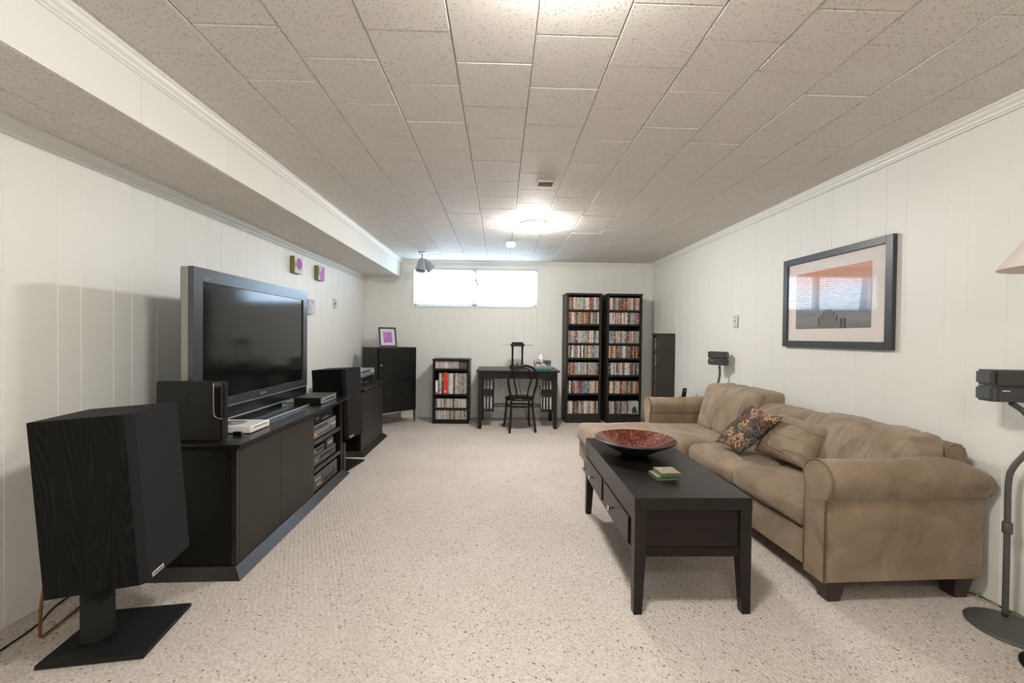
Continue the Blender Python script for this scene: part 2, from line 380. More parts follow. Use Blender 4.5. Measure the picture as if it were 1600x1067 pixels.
# crown mouldings (profile in wall-normal, z)
PROF = [(0, 0), (.045, 0), (.045, -.010), (.036, -.016), (.030, -.030), (.018, -.040), (.016, -.052), (.008, -.056), (.008, -.064), (0, -.066)]
def crown_run(name, M, L):
    b = B(); b.T = M
    b.prism([(p[0], p[1]) for p in PROF], 'Y', 0, L)
    return struct(name, b, TRIM)
crown_run('trim_2', Matrix.Translation((SX+.006, YF, CZ-.006)), YB-YF)
crown_run('trim_3', Matrix.Translation((LX+.006, YF, SZ-.006)), YB-YF)
crown_run('trim_4', Matrix.Translation((RX0-.006-RS*YF, YF, CZ-.006)) @ Matrix.Rotation(RS, 4, 'Z') @ Matrix.Scale(-1, 4, (1, 0, 0)), YB-YF)
crown_run('trim_5', Matrix.Translation((SX, YB-.006, CZ-.006)) @ Matrix.Rotation(R(-90), 4, 'Z') @ Matrix.Scale(1, 4), 4.16)
crown_run('trim_6', Matrix.Translation((LX, YB-.006, SZ-.006)) @ Matrix.Rotation(R(-90), 4, 'Z'), .575)

# grooved panelling: every board its own piece
def board_mesh(w_, h_):
    b = B(); g = .0030
    b.prism([(0, 0), (0+g, .0022), (w_-g, .0022), (w_, 0)], 'Z', 0, h_)
    bmesh.ops.recalc_face_normals(b.bm, faces=b.bm.faces[:])
    me = bpy.data.meshes.new('board'); b.bm.to_mesh(me); b.bm.free(); me.materials.append(WALL); return me
def panelling(parent, edges, h, M, z0=0):
    for a, b in zip(edges, edges[1:]):
        o = bpy.data.objects.new('board', board_mesh(b-a-.0002, h)); COL.objects.link(o); o.parent = parent
        o.matrix_local = M @ Matrix.Translation((a+.0001, 0, z0))
pat = [.12, .20, .14, .24, .17, .13, .22]
def fill(known, lo, hi):
    e = list(known); k = 0
    while e[0] > lo: e.insert(0, e[0]-pat[k % 7]); k += 1
    k = 2
    while e[-1] < hi: e.append(e[-1]+pat[k % 7]); k += 1
    e = [x for x in e if lo < x < hi]
    if e[0]-lo < .05: e.pop(0)
    if hi-e[-1] < .05: e.pop()
    return [lo]+e+[hi]
wl = struct('wall_left', B().box(LX-.12, LX, YF, YB+.1, 0, SZ+.01), WALL)
# left wall boards: local x along +Y
ML = Matrix(((0, 1, 0, LX), (1, 0, 0, 0), (0, 0, 1, 0), (0, 0, 0, 1)))
panelling(wl, fill([1.93, 2.162, 2.278, 2.466, 2.586, 2.766, 3.012, 3.237, 3.39, 3.6, 3.724, 3.893, 4.023, 4.197], YF, YB), SZ-.006, ML)
wr = struct('wall_right', B().box(0, .12, YF, YB+.1, 0, CZ), WALL); wr.location = (RX0, 0, 0); wr.rotation_euler = (0, 0, RS)
MR = Matrix(((0, -1, 0, 0), (1, 0, 0, 0), (0, 0, 1, 0), (0, 0, 0, 1)))
panelling(wr, fill([2.05, 2.23, 2.345, 2.58, 2.72, 2.94, 3.17, 3.35, 3.5, 3.655, 3.86, 4.1, 4.34, 4.5, 4.78, 4.98, 5.24, 5.45, 5.7, 5.95, 6.3], YF, YB), CZ-.006, MR)
WX0, WX1, WZ0, WZ1 = -1.42, .592, 1.825, 2.44
bw = B()
for q in ((-2.5, WX0, 0, CZ+.1), (WX1, 2.9, 0, CZ+.1), (WX0, WX1, 0, WZ0), (WX0, WX1, WZ1, CZ+.1)): bw.box(q[0], q[1], YB, YB+.16, q[2], q[3])
wb = struct('wall_back', bw, WALL)
MB_ = Matrix(((1, 0, 0, 0), (0, -1, 0, YB), (0, 0, 1, 0), (0, 0, 0, 1)))
be = fill([-1.9, -1.7], LX, WX0); panelling(wb, be, SZ-.006, MB_)
panelling(wb, [SX+.01, WX0], CZ-SZ-.01, MB_, SZ)
be = fill([-1.05, -.93, -.69, -.51, -.38, -.16], WX0, WX1)
panelling(wb, be, WZ0, MB_); panelling(wb, be, CZ-WZ1-.006, MB_, WZ1)
panelling(wb, fill([.83, 1.0], WX1, 2.508), CZ-.006, MB_)

# window in the back wall
win = thing('window_1', None, None, (0, YB, 0)); del win  # replaced just below by a mesh frame
for o in [o for o in bpy.data.objects if o.name == 'window_1']: bpy.data.objects.remove(o)
fb = B(); d0, d1 = .085, .145
xm = -.435
for q in ((WX0, WX0+.035, WZ0, WZ1), (WX1-.035, WX1, WZ0, WZ1), (WX0, WX1, WZ0, WZ0+.035), (WX0, WX1, WZ1-.035, WZ1), (xm-.045, xm+.045, WZ0, WZ1)):
    fb.box(q[0], q[1], YB+d0, YB+d1, q[2], q[3])
win = struct('window_1', fb, TRIM)
for a, b in ((WX0+.035, xm-.045), (xm+.045, WX1-.035)):
    B().box(a, b, YB+.112, YB+.116, WZ0+.035, WZ1-.035).build('pane', GLASS, win)
cb = B()
for q in ((WX0-.012, WX0, WZ0-.012, WZ1+.012), (WX1, WX1+.012, WZ0-.012, WZ1+.012), (WX0, WX1, WZ1, WZ1+.012), (WX0, WX1, WZ0-.018, WZ0)):
    cb.box(q[0], q[1], YB-.014, YB+.01, q[2], q[3])
cb.build('casing', TRIM, win)
def blind(x0, x1, label):
    t = thing('venetian_blind', label, 'blind', (x0, YB+.045, WZ1), 0, None)
    wd = x1-x0
    B().box(0, wd, -.018, .018, -.032, -.002).build('head_rail', TRIM, t, bev=.003)
    z = -.05; me = B(); me.T = Matrix.Rotation(R(-46), 4, 'X'); me.box(.004, wd-.004, -.0125, .0125, -.0006, .0006)
    s0 = me.build('slat', SLAT, t, loc=(0, 0, z)); zs = []
    while z > -(WZ1-WZ0)+.055: z -= .0305; zs.append(z)
    for z in zs: inst(s0.data, 'slat', t, (0, 0, z))
    B().box(.004, wd-.004, -.012, .012, z-.034, z-.018).build('bottom_rail', TRIM, t, bev=.002)
    for xx in (.12, wd-.12): B().tube([(xx, -.0135, -.03), (xx, -.0135, z-.02)], .0012, 5).build('ladder_cord', TRIM, t)
    return t
b1 = blind(WX0+.012, xm-.005, 'white venetian blind over the left half of the window, glowing brightest')
b2 = blind(xm+.005, WX1-.012, 'white venetian blind over the right half of the window, beside the tall bookcases')
w_ = B().tube([(.03, -.026, -.03), (.034, -.028, -.2)], .004, 6); w_.build('tilt_wand', SILVER, b2)
w_ = B()
for k, z in enumerate((-.17, -.205, -.235)): w_.lathe([(.002, .014), (.008, .008), (.011, -.006), (.003, -.012)], (.022+.01*k, -.03, z-.02), 8)
w_.build('cord_tassel', GREYP, b2)
B().tube([(.86, -.02, -.03), (.86, -.022, -.54)], .0018, 5).build('pull_cord', GREYP, b1)

# ---------------------------------------------------------------- ceiling fittings
def dome(loc, label, k):
    t = thing('ceiling_light', label, 'ceiling light', loc, 0)
    B().lathe([(.120, 0), (.150, -.002), (.152, -.014), (.148, -.018), (.130, -.018)], seg=36).build('metal_rim', mat('dome_rim', (.62, .57, .50), .35, .3), t)
    B().lathe([(.132, -.018), (.143, -.034), (.136, -.056), (.110, -.076), (.075, -.090), (.035, -.097), (.001, -.099)], seg=24, cap=False).build('glass_dome', DOMES[k], t)
    return t
dome((.352, 4.53, CZ-.007), 'lit round flush ceiling light with frosted glass dome near the window', 0)
dome((.20, 1.17, CZ-.007), 'lit round flush ceiling light just above the top edge of view', 1)
dome((.20, -.95, CZ-.007), 'added round ceiling fill light, unseen behind the viewpoint', 2)  # added dome out of view, keeps the room lighting even
t = thing('ceiling_vent', 'small beige square air vent set in the ceiling tiles', 'vent', (.343, 3.33, CZ-.007))
b = B().box(-.068, .068, -.06, -.05, -.014, 0).box(-.068, .068, .05, .06, -.014, 0).box(-.068, -.058, -.05, .05, -.014, 0).box(.058, .068, -.05, .05, -.014, 0)
b.build('vent_frame', BEIGEP, t, bev=.002)
B().box(-.058, .058, -.05, .05, -.004, 0).build('backing', mat('vent_dark', (.25, .21, .17), .7), t)
for k in range(6):
    b = B(); b.T = Matrix.Translation((0, -.042+k*.017, -.008)) @ Matrix.Rotation(R(35), 4, 'X'); b.box(-.057, .057, -.006, .006, -.0008, .0008); b.build('slat', BEIGEP, t)
t = thing('smoke_detector', 'small white square smoke detector on the ceiling beyond the round light', 'smoke detector', (.12, 5.47, CZ-.007))
B().box(-.06, .06, -.06, .06, -.055, 0).build('housing', WHITEP, t, bev=.012, seg=2)
B().box(-.03, .03, -.066, -.06, -.045, -.012).build('grille', mat('detector_grille', (.5, .5, .5), .5), t)
t = thing('ceiling_spotlight', 'silver two-headed spotlight hanging from the ceiling before the window', 'spotlight', (-1.165, 6.21, CZ-.007))
B().lathe([(.001, 0), (.052, 0), (.052, -.010), (.03, -.016), (.001, -.018)], seg=24).build('mount_plate', SILVER, t)
B().tube([(0, 0, -.01), (.003, 0, -.06), (.008, 0, -.10)], .009, 10).build('stem', SILVER, t)
def head(M, nm):
    b = B(); b.T = M
    b.lathe([(.001, .01), (.018, .008), (.034, -.015), (.052, -.06), (.064, -.12), (.072, -.175), (.075, -.19), (.069, -.188), (.058, -.12), (.03, -.05), (.001, -.04)], seg=28, cap=False)
    return b.build('spot_head', SILVER, t)
h1 = head(Matrix.Translation((0, -.01, -.095)) @ Matrix.Rotation(R(-12), 4, 'X') @ Matrix.Rotation(R(4), 4, 'Y'), 0)
h2 = head(Matrix.Translation((.015, .07, -.095)) @ Matrix.Rotation(R(-38), 4, 'Y') @ Matrix.Rotation(R(12), 4, 'X'), 0)

# ---------------------------------------------------------------- media cabinets
def cabinet(loc, rz, L, H, depth, label, doors, bays):
    t = thing('media_cabinet', label, 'cabinet', loc, rz); D = -depth; I = .055
    # bevelled plinth and top: solid slabs whose edges slope inwards
    B().hexa([(0, 0, 0), (0, L, 0), (D, L, 0), (D, 0, 0)], [(-I, I, .05), (-I, L-I, .05), (D, L-I, .05), (D, I, .05)]).build('plinth', CABTOP, t)
    B().hexa([(-I+.01, I-.01, H-.045), (-I+.01, L-I+.01, H-.045), (D, L-I+.01, H-.045), (D, I-.01, H-.045)], [(0, 0, H-.008), (0, L, H-.008), (D, L, H-.008), (D, 0, H-.008)]).hexa([(0, 0, H-.008), (0, L, H-.008), (D, L, H-.008), (D, 0, H-.008)], [(-.001, .001, H), (-.001, L-.001, H), (D, L-.001, H), (D, .001, H)]).build('top', CABTOP, t)
    y0, y1 = I+.02, L-I-.02
    b = B().box(D, -I-.02, y0, y0+.02, .05, H-.045).box(D, -I-.02, y1-.02, y1, .05, H-.045).box(D, D+.012, y0, y1, .05, H-.045)
    b.build('body', CABIN, t)
    B().box(-I-.03, -I, y0-.012, y0+.012, .05, H-.045).build('corner_post', CABTOP, t, bev=.003)
    B().box(-I-.03, -I, y1-.012, y1+.012, .05, H-.045).build('corner_post', CABTOP, t, bev=.003)
    for a, c in doors: B().box(-I-.018, -I+.001, a+.0015, c-.0015, .053, H-.05).build('door', CABDOOR, t, bev=.0015)
    for a, c, zs in bays:
        for z in zs: B().box(D+.02, -I-.004, a, c, z-.03, z).build('shelf', CABTOP, t, bev=.002)
        B().box(D+.02, -I-.012, a-.018, a, .05, H-.045).build('divider', CABIN, t)
    return t
TOP = .74
cab1 = cabinet((-1.393, 2.288, 0), R(1.6), 1.80, TOP, .60, 'long black-brown media cabinet under the television with an open shelf bay', [(.085, .56), (.56, 1.09)], [(1.11, 1.70, (.245, .47))])
cab2 = cabinet((-1.472, 4.60, 0), R(.6), 1.0, TOP, .55, 'shorter black-brown media cabinet behind the far loudspeaker', [(.085, .5), (.5, .915)], [])
# in cabinet-1 local frame
def c1(x, y): 
    a = R(1.6); return (-1.393 + x*math.cos(a) - y*math.sin(a), 2.288 + x*math.sin(a) + y*math.cos(a))

def component(name, label, cat, x, y, z, wx, wy, h, body, face, detail, rz=R(1.6)):
    t = thing(name, label, cat, (x, y, z), rz)
    B().box(-wx, -.008, -wy/2, wy/2, .006, h).build('case', body, t, bev=.003)
    B().box(-.009, 0, -wy/2, wy/2, .006, h).build('front_panel', face, t, bev=.002)
    for dx in (-wx+.03, -.03):
        for dy in (-wy/2+.03, wy/2-.03): B().lathe([(.012, 0), (.012, .008)], (dx, dy, 0), 10).build('foot', BLKM, t)
    detail(t, wx, wy, h); return t
def knob(t, y, z, r, m=SILVER, d=.012):
    b = B(); b.T = Matrix.Translation((0, y, z)) @ Matrix.Rotation(R(90), 4, 'Y'); b.lathe([(r, 0), (r*.92, d), (.001, d)], seg=16); b.build('knob', m, t)
def strip(t, y0, y1, z0, z1, m, name='display', d=.0015): B().box(-.001, d, y0, y1, z0, z1).build(name, m, t)
LEDO = mat('orange_indicator', (.5, .12, .03), .4, emis=(1, .25, .05), es=.25)
GREYF = mat('grey_component_face', (.22, .215, .205), .38, .3); DKF = mat('dark_component_face', (.05, .048, .045), .35)
def det_rec(t, wx, wy, h):
    strip(t, -wy*.45, wy*.1, h*.62, h*.88, DKF); strip(t, -wy*.47, -wy*.40, h*.3, h*.45, LEDO, 'indicator')
    for k in range(8): strip(t, -wy*.3+k*.04, -wy*.3+k*.04+.022, h*.22, h*.32, DKF, 'button', .003)
    knob(t, wy*.28, h*.5, .016); knob(t, wy*.40, h*.5, .02)
def det_pl(t, wx, wy, h):
    strip(t, -wy*.2, wy*.15, h*.5, h*.8, BLK, 'disc_tray', .003); strip(t, wy*.22, wy*.4, h*.3, h*.7, BLK)
    strip(t, -wy*.42, -wy*.32, h*.5, h*.62, SILVER, 'logo_strip')
    for k in range(4): strip(t, -wy*.1+k*.035, -wy*.1+k*.035+.02, h*.2, h*.32, GREYF, 'button', .003)
def det_vcr(t, wx, wy, h):
    strip(t, -wy*.2, wy*.22, h*.55, h*.85, DKF, 'cassette_door', .003); strip(t, -wy*.1, wy*.3, h*.15, h*.4, BLK)
    knob(t, wy*.38, h*.5, .022, GREYP); knob(t, -wy*.38, h*.35, .013, SILVER); knob(t, -wy*.30, h*.35, .013, SILVER)
    for k in range(4): strip(t, -wy*.45+k*.03, -wy*.45+k*.03+.018, h*.62, h*.8, SILVER, 'button', .003)
xx, yy = c1(-.085, 1.40)
component('receiver', 'silver-grey receiver with two knobs on the top shelf of the bay', 'receiver', xx, yy, .47, .34, .50, .115, BLKM, GREYF, det_rec)
xg, yg = c1(-.10, 1.42)
component('glass_fronted_tuner', 'dark glossy tuner standing on the silver receiver', 'tuner', xg, yg, .587, .32, .42, .085, BLKM, TVPNL, det_pl)
component('disc_player', 'wide grey disc player on the middle shelf of the bay', 'disc player', *c1(-.085, 1.40), .245, .34, .50, .085, BLKM, GREYP, det_pl)
component('cable_box', 'small black box on the left end of the middle player', 'cable box', *c1(-.09, 1.28), .332, .22, .22, .06, BLKM, DKF, det_pl)
component('game_receiver', 'small dark rounded box on the right end of the middle player', 'media box', *c1(-.09, 1.53), .332, .20, .15, .075, GREYP, GREYP, lambda t, a, b_, c: strip(t, -.05, .05, .03, .05, SILVER, 'logo_strip'))
component('video_recorder', 'grey video recorder with big dial on the bottom of the bay', 'video recorder', *c1(-.075, 1.40), .05, .36, .52, .13, BLKM, GREYP, det_vcr)

# ---------------------------------------------------------------- television
tv = thing('television', 'large flat television with gunmetal bezel on the long cabinet', 'television', (-1.76, 3.165, TOP), R(.6))
hw = .722; zb, zt = .05, .981; s0y, s1y = -.645, .645; s0z, s1z = .187, .902
b = B()   # bezel ring
for q in ((-hw, s0y, s0z, zt), (s1y, hw, s0z, zt), (s0y, s1y, s1z, zt), (-hw, hw, .13, s0z)): b.box(-.03, 0, q[0], q[1], q[2], q[3])
b.build('bezel', TVBEZ, tv)
B().prism([(-hw, .048), (hw, .048), (hw, .13), (-hw, .13)], 'X', -.035, -.004).build('speaker_bar', TVPNL, tv)
B().box(-.036, .002, -hw, hw, .044, .050).build('silver_lip', SILVEDGE, tv)
B().box(-.036, .001, -hw, hw, .126, .132).build('bezel_seam', TVSIL, tv)
B().box(-.016, -.010, s0y-.005, s1y+.005, s0z-.005, s1z+.005).build('screen', SCREEN, tv)
B().box(-.075, -.031, -hw+.002, hw-.002, zb, zt-.002).build('side_band', TVSIL, tv, bev=.004)
B().hexa([(-.075, -hw+.004, .05), (-.075, hw-.004, .05), (-.14, hw-.12, .08), (-.14, -hw+.12, .08)], [(-.075, -hw+.004, zt-.004), (-.075, hw-.004, zt-.004), (-.14, hw-.12, zt-.06), (-.14, -hw+.12, zt-.06)]).build('back_shell', TVDARK, tv)
B().box(-.12, -.03, -.34, .34, .012, .09).build('stand_neck', TVPNL, tv, bev=.006)
B().box(-.24, .17, -.38, .38, 0, .014).build('stand_base', TVPNL, tv, bev=.003)
B().box(.168, .173, -.38, .38, .004, .015).build('stand_edge', SILVEDGE, tv)
MT = Matrix(((0, 0, 1, .0012), (1, 0, 0, 0), (0, 1, 0, .158), (0, 0, 0, 1)))
text('brand_lettering', 'SONY', .030, SILVEDGE, tv, MT)
text('model_lettering', 'BRAVIA', .016, mat('dull_silver', (.4, .4, .4), .4), tv, Matrix(((0, 0, 1, .0012), (1, 0, 0, -.60), (0, 1, 0, .925), (0, 0, 0, 1))))

# ---------------------------------------------------------------- consoles and box on the cabinet
t = thing('game_console', 'black game console standing upright before the television\'s left corner', 'game console', (-1.53, 2.345, TOP), R(0))
B().box(-.355, 0, 0, .06, .004, .33).build('body', mat('console_black', (.008, .008, .007), .45, 0, .35), t, bev=.006, seg=2)
B().box(-.040, .0015, -.002, .02, .13, .329).build('gloss_strip', mat('piano_black', (.01, .008, .008), .08, 0, .8), t, bev=.003)
B().tube(bezier([(-.042, -.002, .325), (-.042, -.002, .2), (-.038, -.002, .148), (-.02, -.002, .132), (.0015, -.002, .128)], 5), .0022, 6).build('chrome_line', CHROME, t)
B().box(.001, .003, .026, .032, .12, .30).build('disc_slot', BLKM, t)
b = B().tube([(-.20, -.0008, .215), (-.185, -.0008, .215), (-.185, -.0008, .255), (-.20, -.0008, .255)], .0018, 5).tube([(-.20, -.0008, .235), (-.205, -.0008, .235)], .0018, 5).tube([(-.19, -.0008, .18), (-.19, -.0008, .215)], .0018, 5)
b.build('embossed_logo', BLK, t)
t = thing('game_console', 'flat white game console lying on the cabinet beside the upright black one', 'game console', (-1.485, 2.54, TOP), R(1.6))
B().box(-.262, 0, 0, .215, .003, .043).build('body', WHITEP, t, bev=.004)
B().box(-.0005, .001, .035, .185, .029, .033).build('disc_slot', BLKM, t)
B().lathe([(.001, .0), (.075, 0), (.075, .001), (.001, .001)], (-.165, .1075, .043), 32).build('fan_grille', mat('vent_grey', (.20, .20, .20), .6), t)
B().lathe([(.001, .001), (.012, .001), (.012, .0018), (.001, .0018)], (-.165, .1075, .043), 16).build('grille_hub', WHITEP, t)
t = thing('game_controller_dongle', 'small black plug sticking out beside the upright console', 'plug', (-1.515, 2.50, TOP), 0)
B().box(-.05, 0, -.012, .012, 0, .022).build('body', BLK, t, bev=.005, seg=2)
B().box(-.0005, .008, -.008, .008, .006, .016).build('tip', CHROME, t)
t = thing('set_top_box', 'black and silver set-top box on the far end of the long cabinet', 'set-top box', (-1.515, 3.61, TOP), R(1.6))
B().box(-.235, -.012, 0, .335, .004, .055).build('case', BLKM, t, bev=.003)
B().box(-.235, 0, 0, .335, .054, .058).build('lid', GREYP, t)
B().box(-.014, 0, 0, .335, .004, .055).build('front_panel', SILVER, t, bev=.003)
B().box(-.001, .001, .08, .30, .022, .034).build('display', BLK, t)
B().box(-.001, .0015, .03, .05, .022, .034).build('button', DKF, t)
t = tag(B().tube(bezier([(-1.74, 3.70, TOP+.01), (-1.80, 3.66, TOP+.006), (-1.83, 3.58, TOP+.006), (-1.88, 3.72, TOP+.006)], 6), .004, 6).build('cable', BLK), 'black cable running behind the set-top box on the cabinet', 'cable')
component('audio_receiver', 'silver stereo unit topmost on the shorter cabinet', 'receiver', -1.60, 5.13, TOP+.095, .32, .50, .085, SILVER, SILVER, det_rec, R(.6))
component('amplifier', 'black amplifier under the silver stereo unit on the shorter cabinet', 'amplifier', -1.62, 5.13, TOP, .34, .50, .093, BLKM, BLK, det_pl, R(.6))
t = thing('slim_device', 'slim grey upright box on the carpet at the long cabinet\'s far end', 'box', (-1.50, 4.112, 0), R(-8.7))
B().box(-.05, 0, -.010, .010, .004, .285).build('body', mat('worn_grey', (.07, .067, .06), .6), t, bev=.004)
B().box(-.055, .004, -.012, .012, 0, .006).build('foot', BLKM, t)

# ---------------------------------------------------------------- loudspeakers
def speaker(c, yw, tilt, label, d=.348, w_=.311, h=.689):
    t = bpy.data.objects.new('loudspeaker', None); COL.objects.link(t); tag(t, label, 'loudspeaker', None)
    a, q = R(yw), R(tilt)
    f = Vector((math.cos(a)*math.cos(q), math.sin(a)*math.cos(q), math.sin(q))); s = Vector((-math.sin(a), math.cos(a), 0)); u = f.cross(s)
    t.matrix_world = Matrix(((f.x, s.x, u.x, c[0]), (f.y, s.y, u.y, c[1]), (f.z, s.z, u.z, c[2]), (0, 0, 0, 1)))
    B().box(-d/2, d/2-.030, -w_/2, w_/2, 0, h).build('cabinet', ASH, t, bev=.0015)
    # grille with a bevelled near edge
    B().hexa([(d/2-.030, -w_/2, .0), (d/2, -w_/2+.012, .004), (d/2, w_/2-.004, .004), (d/2-.03, w_/2, 0)], [(d/2-.030, -w_/2, h), (d/2, -w_/2+.012, h-.003), (d/2, w_/2-.004, h-.003), (d/2-.03, w_/2, h)]).build('grille', GRILLE, t)
    B().box(d/2, d/2+.003, -w_/2+.03, -w_/2+.105, .012, .030).build('badge', SILVEDGE, t, bev=.001)
    text('badge_lettering', 'PARADIGM', .0125, BLK, t, Matrix(((0, 0, 1, d/2+.0032), (1, 0, 0, -w_/2+.0675), (0, 1, 0, .021), (0, 0, 0, 1))))
    B().box(-d/2-.012, -d/2, -.05, .05, .02, .10).build('terminal_plate', BLKM, t)
    return t
sp1 = speaker((-1.602, 1.830, .316), 10.4, 4.4, 'tall black ash loudspeaker tilted back, nearest at the left edge')
sp2 = speaker((-1.616, 4.284, .305), -8.7, 3.3, 'black loudspeaker between the two media cabinets')
def spk_stand(c, yw, pc, label, topz, tilt):
    t = thing('speaker_stand', label, 'speaker stand', c, R(yw))
    B().box(-.19, .19, -.17, .17, .003, .020).build('base_plate', BLKM, t, bev=.0015)
    b = B(); b.lathe([(.061, .0), (.058, .006), (.056, .010), (.056, topz-.02)], (pc[0], pc[1], .02), 28); b.build('pillar', mat('dusty_black', (.013, .0125, .012), .7, 0, .3), t)
    b = B(); b.T = Matrix.Translation((pc[0]+.03, pc[1], topz)) @ Matrix.Rotation(-R(tilt), 4, 'Y'); b.box(-.12, .12, -.09, .09, -.004, .004); b.build('top_plate', BLKM, t)
    for sx in (-.17, .17):
        for sy in (-.15, .15): B().lathe([(.002, 0), (.008, .004)], (sx, sy, 0), 8).build('spike', BLKM, t)
spk_stand((-1.66, 1.881, 0), 8.5, (-.08, -.012), 'black speaker stand with flat plate under the near loudspeaker', .298, 4.4)
spk_stand((-1.64, 4.325, 0), -8.7, (-.08, 0), 'black speaker stand with flat plate under the far loudspeaker', .288, 3.3)
tag(B().tube(bezier([(-1.80, 1.79, .40), (-1.86, 1.775, .33), (-1.925, 1.81, .20), (-1.975, 1.85, .05), (-1.982, 1.862, .012), (-1.985, 1.90, .010), (-2.0, 1.98, .009), (-2.03, 2.10, .008), (-2.08, 2.3, .008), (-2.10, 2.5, .008)], 8), .006, 7).build('speaker_wire', mat('copper_wire', (.20, .07, .025), .35)), 'copper-brown speaker wire dropping behind the near loudspeaker to the carpet', 'wire')
tag(B().tube(bezier([(-2.05, 1.45, .006), (-2.07, 1.78, .006), (-2.09, 1.95, .006), (-2.15, 2.1, .006), (-2.17, 2.4, .006), (-2.17, 2.9, .006)], 8), .0045, 6).build('power_cord', BLK), 'thin black cord lying along the left wall on the carpet', 'cord')

# ---------------------------------------------------------------- art, switches on walls
def blot(name, bg, c1_, c2_, sc_=9):
    m, t, b = nt(name); c = coords(t)
    n = N(t, 'ShaderNodeTexNoise', i_Scale=float(sc_), i_Detail=3.0); t.links.new(c, n.inputs[0])
    r = ramp(t, [(.40, bg), (.47, c1_), (.62, c2_)]); t.links.new(n.outputs[0], r.inputs[0]); t.links.new(r.outputs[0], b.inputs['Base Color']); b.inputs['Roughness'].default_value = .7
    return m
OLIVE = mat('olive_edge', (.23, .22, .055), .7)
def canvas(y0, z0, s, m, side, label, deco=None):
    t = thing('canvas_painting', label, 'painting', (LX+.006, y0, z0), 0)
    B().box(0, .046, 0, s, 0, s).build('stretched_edge', side, t, bev=.002)
    B().box(.045, .049, .0005, s-.0005, .0005, s-.0005).build('painted_face', m, t)
    if deco: deco(t, s)
WHC = mat('canvas_white', (.66, .66, .62), .7)
MAG = blot('magenta_paint', (.42, .12, .33), (.55, .10, .35), (.28, .16, .45), 16)
LIL = blot('lilac_paint', (.72, .66, .68), (.55, .28, .60), (.45, .20, .55), 10)
def pod(t, s):
    pts = [(.56+.36*math.cos(a), .58+.36*math.sin(a)) for a in [2*math.pi*i/20 for i in range(20)]]
    pts = [(x*s, z*s) for x, z in pts]; B().prism(pts, 'X', .0485, .0505).build('painted_pod', MAG, t)
    B().prism([(.0, .25*s), (.14*s, .45*s), (.02*s, .72*s), (0, .72*s)], 'X', .0485, .0505).build('painted_leaf', OLIVE, t)
canvas(4.47, 1.985, .175, WHC, OLIVE, 'small square canvas with a magenta round pod and olive edges, high on the left wall', pod)
canvas(5.045, 1.985, .170, LIL, mat('green_edge', (.19, .25, .04), .7), 'small square canvas in lilac with green edges, nearer the corner', None)
canvas(4.79, 1.57, .165, blot('bluegrey_paint', (.52, .55, .60), (.40, .44, .52), (.62, .62, .66), 7), mat('grey_edge', (.45, .46, .48), .7), 'small blue-grey square canvas half hidden behind the television', None)
def switch(name, label, M, m):
    t = bpy.data.objects.new(name, None); COL.objects.link(t); t.matrix_world = M; tag(t, label, 'switch')
    B().box(0, .007, -.043, .043, -.065, .065).build('plate', m, t, bev=.002)
    B().box(.006, .018, -.006, .006, -.012, .014).build('toggle', DKF if 'left' in label else m, t, bev=.002)
    for z in (-.045, .045): B().box(.006, .0085, -.004, .004, z-.004, z+.004).build('screw', CHROME, t)
switch('light_switch', 'ivory toggle switch plate on the left wall past the television', Matrix.Translation((LX+.006, 5.66, 1.745)), mat('switch_grey', (.55, .54, .50), .5))
switch('light_switch', 'ivory toggle switch plate on the right wall beside the framed print', Matrix.Translation((2.525, 4.44, 1.525)) @ Matrix.Rotation(math.pi+RS, 4, 'Z'), IVORY)

# framed print on the right wall (local y along wall, x towards the room)
t = bpy.data.objects.new('framed_print', None); COL.objects.link(t); tag(t, 'large charcoal-framed print of a misty pier on the right wall above the sofa', 'framed print')
FY0, FY1, FZ0, FZ1 = 2.632, 3.662, 1.276, 2.028
t.matrix_world = Matrix.Translation((RX0-.006-RS*FY0, FY0, FZ0)) @ Matrix.Rotation(RS, 4, 'Z') @ Matrix.Scale(-1, 4, (1, 0, 0))
# keep a proper rotation (no mirroring): turn half round instead
t.matrix_world = Matrix.Translation((RX0-.006-RS*FY1, FY1, FZ0)) @ Matrix.Rotation(math.pi+RS, 4, 'Z')
W_, H_ = FY1-FY0, FZ1-FZ0; f = .052
FR = mat('charcoal_frame', (.040, .042, .048), .36)
for nm, q in (('frame_bar', (0, f, 0, H_)), ('frame_bar', (W_-f, W_, 0, H_)), ('frame_bar', (f, W_-f, 0, f)), ('frame_bar', (f, W_-f, H_-f, H_))):
    B().box(0, .030, q[0], q[1], q[2], q[3]).build(nm, FR, t, bev=.002)
B().box(.004, .012, f-.005, W_-f+.005, f-.005, H_-f+.005).build('mat_board', mat('mat_board', (.80, .73, .69), .8), t)
def lp(p):  # print-plane: u from near(right in photo)=1 ... local y = W_-along
    return p
px0, px1, pz0, pz1 = .145, .865, .150, .610   # local y range / z range of the print
